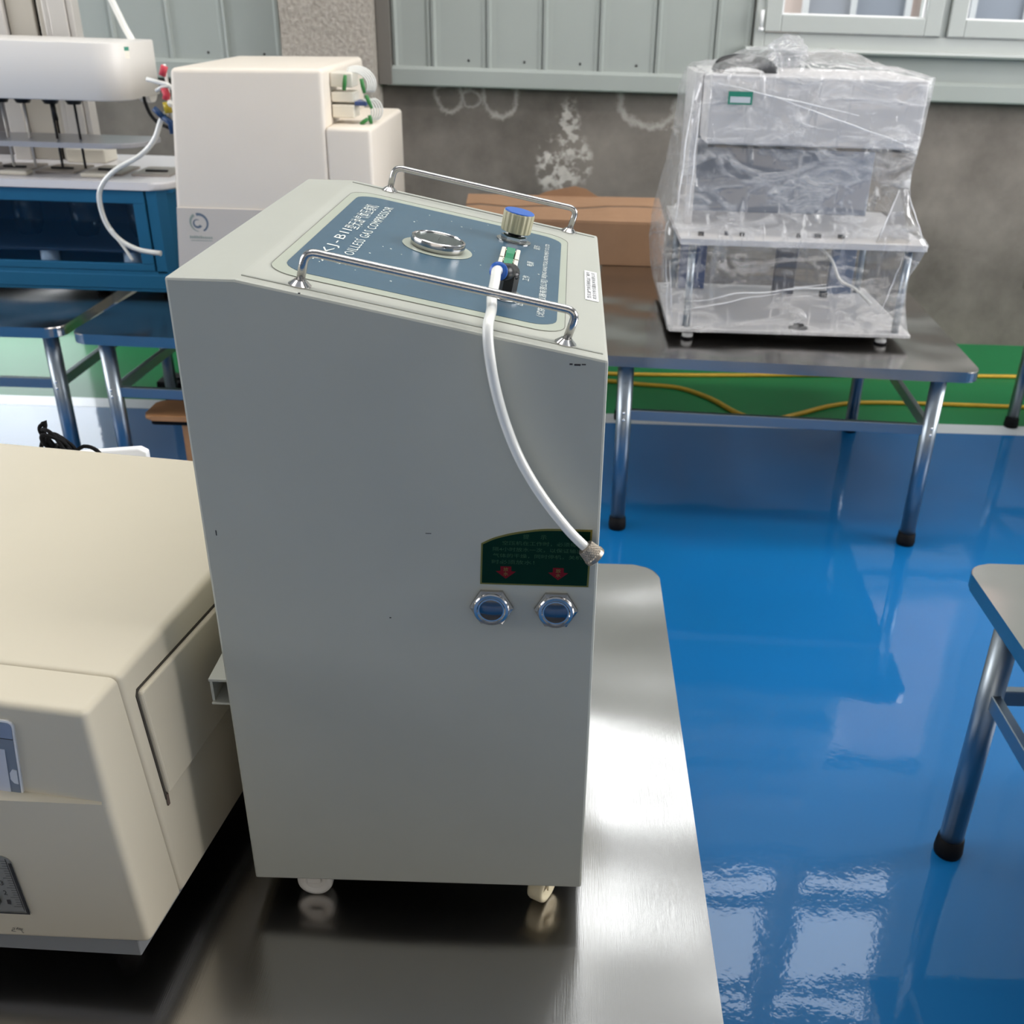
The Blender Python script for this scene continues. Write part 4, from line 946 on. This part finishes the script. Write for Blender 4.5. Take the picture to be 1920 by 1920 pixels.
# shafts under the head, carrier plate
for i, x in enumerate((-2.09, -2.0, -1.922, -1.825, -1.743)):
    b = B(); cyl(b, (x, 3.76, 1.10), (x, 3.76, 1.345), .0045, n=8); s = add('stirring_shaft', b, M_dark if i in (3, 4) else M_alu, dt)
    b = B(); lathe(b, [(.022, 1.315), (.030, 1.330), (.030, 1.345)], Matrix.Translation((x, 3.76, 0)), 16); add('shaft_chuck', b, M_black, s)
b = B(); cyl(b, (-1.815, 3.758, 1.26), (-1.822, 3.758, 1.325), .008, n=8); add('sensor_stub', b, M_black, dt)
b = B(); rslab(b, -2.65, -1.505, 3.66, 3.90, 1.182, 1.199, (.02, .02, .02, .12), .004, 2); add('carrier_plate', b, M_ply, dt)
# lifting columns behind
for x0, x1 in ((-1.957, -1.845),):
    b = B(); box(b, x0, x0+.022, 4.10, 4.16, 1.072, 2.3, .003); box(b, x0+.024, x1-.024, 4.092, 4.16, 1.072, 2.3, .003); box(b, x1-.022, x1, 4.10, 4.16, 1.072, 2.3, .003); box(b, x0+.01, x1-.01, 4.12, 4.155, 1.072, 2.3)
    add('lift_column', b, M_alu, dt)
b = B(); box(b, -1.95, -1.80, 4.06, 4.18, 1.072, 1.125, .006); add('column_base', b, M_ivory, dt)
b = B(); box(b, -2.10, -2.000, 4.12, 4.20, 1.072, 2.3, .004); box(b, -1.985, -1.96, 4.12, 4.20, 1.072, 2.3, .004); add('rear_mast', b, mat('mast_beige', (190, 184, 172), .4, .2), dt)
b = B(); box(b, -2.002, -1.983, 4.14, 4.20, 1.072, 2.3); add('mast_slot', b, M_rubber, dt)
b = B(); box(b, -2.17, -2.105, 4.10, 4.18, 1.072, 2.3, .004); add('rear_mast', b, M_alu, dt)
b = B(); box(b, -2.64, -1.96, 4.21, 4.23, 1.072, 2.3, .004); add('rear_screen', b, mat('screen_grey', (84, 80, 80), .5), dt)
for x in (CX0+.1, -1.75, -1.50):
    for y in (3.74, 4.22):
        b = B(); lathe(b, [(.02, .66), (.022, .665), (.022, .69)], Matrix.Translation((x, y, 0)), 16); add('rubber_foot', b, M_rubber, dt)
b = B(); tube(b, catmull([(-1.47, 3.70, 1.35), (-1.465, 3.69, 1.335), (-1.45, 3.68, 1.30), (-1.42, 3.66, 1.275), (-1.36, 3.60, 1.265)], 6), .006, 8); add('power_lead', b, M_rubber, dt)
b = B(); tube(b, catmull([(-1.553, 3.88, 1.518), (-1.575, 3.885, 1.56), (-1.60, 3.89, 1.62), (-1.64, 3.90, 1.72), (-1.70, 3.95, 1.85)], 6), .012, 10); add('head_hose', b, M_tube, dt)

# hanging sample tubes with clamps between tester and analyser
hs_ = mf = thing('tube_harness', 'white forked tube with red, yellow and blue clamps looping before the blue cabinet', 'tube', (-1.41, 3.5, .84))
b = B(); tube(b, catmull([(-1.300, 3.48, 1.36), (-1.320, 3.5, 1.33), (-1.346, 3.5, 1.301), (-1.376, 3.5, 1.243), (-1.429, 3.5, 1.191), (-1.527, 3.5, 1.137), (-1.581, 3.5, 1.084), (-1.596, 3.5, 1.031), (-1.585, 3.5, .96), (-1.548, 3.5, .907), (-1.489, 3.5, .876), (-1.413, 3.5, .865)], 6), .0085, 10); add('main_tube', b, M_tube, hs_)
b = B(); tube(b, catmull([(-1.570, 3.496, .945), (-1.556, 3.496, .915), (-1.535, 3.496, .88), (-1.514, 3.496, .838)], 6), .0055, 8); add('branch_tube', b, M_tube, hs_)
M_redc = mat('red_clip', (196, 60, 74), .4); M_yelc = mat('yellow_clip', (172, 150, 30), .4); M_navc = mat('navy_clip', (16, 56, 100), .4)
for nm, m_, pts, r in (('clamp', M_redc, [(-1.318, 3.49, 1.437), (-1.306, 3.49, 1.465)], .011), ('clamp', M_redc, [(-1.318, 3.49, 1.40), (-1.312, 3.49, 1.38), (-1.316, 3.49, 1.365)], .012), ('clamp', M_yelc, [(-1.316, 3.49, 1.358), (-1.313, 3.49, 1.325)], .013), ('clamp', M_navc, [(-1.360, 3.49, 1.338), (-1.335, 3.49, 1.312)], .010), ('clamp', M_navc, [(-1.333, 3.49, 1.312), (-1.312, 3.49, 1.295), (-1.308, 3.49, 1.262)], .011), ('tube', M_tube, [(-1.37, 3.49, 1.425), (-1.34, 3.49, 1.418), (-1.306, 3.485, 1.412), (-1.285, 3.48, 1.40)], .007), ('tube', M_tube, [(-1.345, 3.49, 1.39), (-1.325, 3.49, 1.402), (-1.295, 3.48, 1.41)], .006), ('tube', M_tube, [(-1.31, 3.50, 1.47), (-1.309, 3.50, 1.38), (-1.305, 3.50, 1.25)], .005)):
    b = B(); tube(b, pts, r, 10); add(nm, b, m_, mf)

# ================================================================== SMALL THINGS ON THE FLOOR
b = B(); tube(b, catmull([(-1.2, 4.85, .009), (-.3, 4.84, .009), (.38, 4.843, .009), (.8, 4.87, .009), (1.2, 4.91, .009), (1.8, 4.955, .009), (2.32, 4.989, .009), (3.2, 5.02, .009)], 8), .0105, 8)
add('extension_cable', b, M_yellow, label='yellow cable running straight along the green strip nearer the wall', cat='cable')
b = B(); tube(b, catmull([(-1.0, 4.74, .009), (-.2, 4.75, .009), (.19, 4.735, .009), (.37, 4.70, .009), (.56, 4.665, .009), (.70, 4.53, .009), (.79, 4.37, .009), (.86, 4.30, .009), (.96, 4.29, .009), (1.09, 4.365, .009), (1.29, 4.495, .009), (1.51, 4.545, .009), (2.15, 4.545, .009), (3.0, 4.52, .009)], 8), .0105, 8)
add('extension_cable', b, M_yellow, label='yellow cable that dips towards the white line between the table legs', cat='cable')
b = B(); box(b, -1.875, -1.66, 4.36, 4.50, 0, .07, .006); blk = thing('black_case', 'small black case on the green strip behind the left table leg', 'case', (-1.77, 4.43, 0)); add('body', b, M_rubber, blk); b = B(); box(b, -1.82, -1.72, 4.40, 4.46, .07, .082, .004); add('handle', b, M_black, blk)
st_ = thing('wooden_stool', 'small brown wooden stool under the table with the cream analyser', 'stool', (-1.32, 3.38, 0))
b = B(); rslab(b, -1.474, -1.15, 3.27, 3.43, .332, .350, (.03, .03, .03, .03), .007, 3); add('seat', b, M_wood, st_)
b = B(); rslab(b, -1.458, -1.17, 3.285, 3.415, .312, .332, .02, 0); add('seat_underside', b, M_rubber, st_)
for x in (-1.335, -1.19):
    for y in (3.305, 3.395): b = B(); box(b, x-.014, x+.014, y-.014, y+.014, 0, .312, .003); add('leg', b, M_wood, st_)
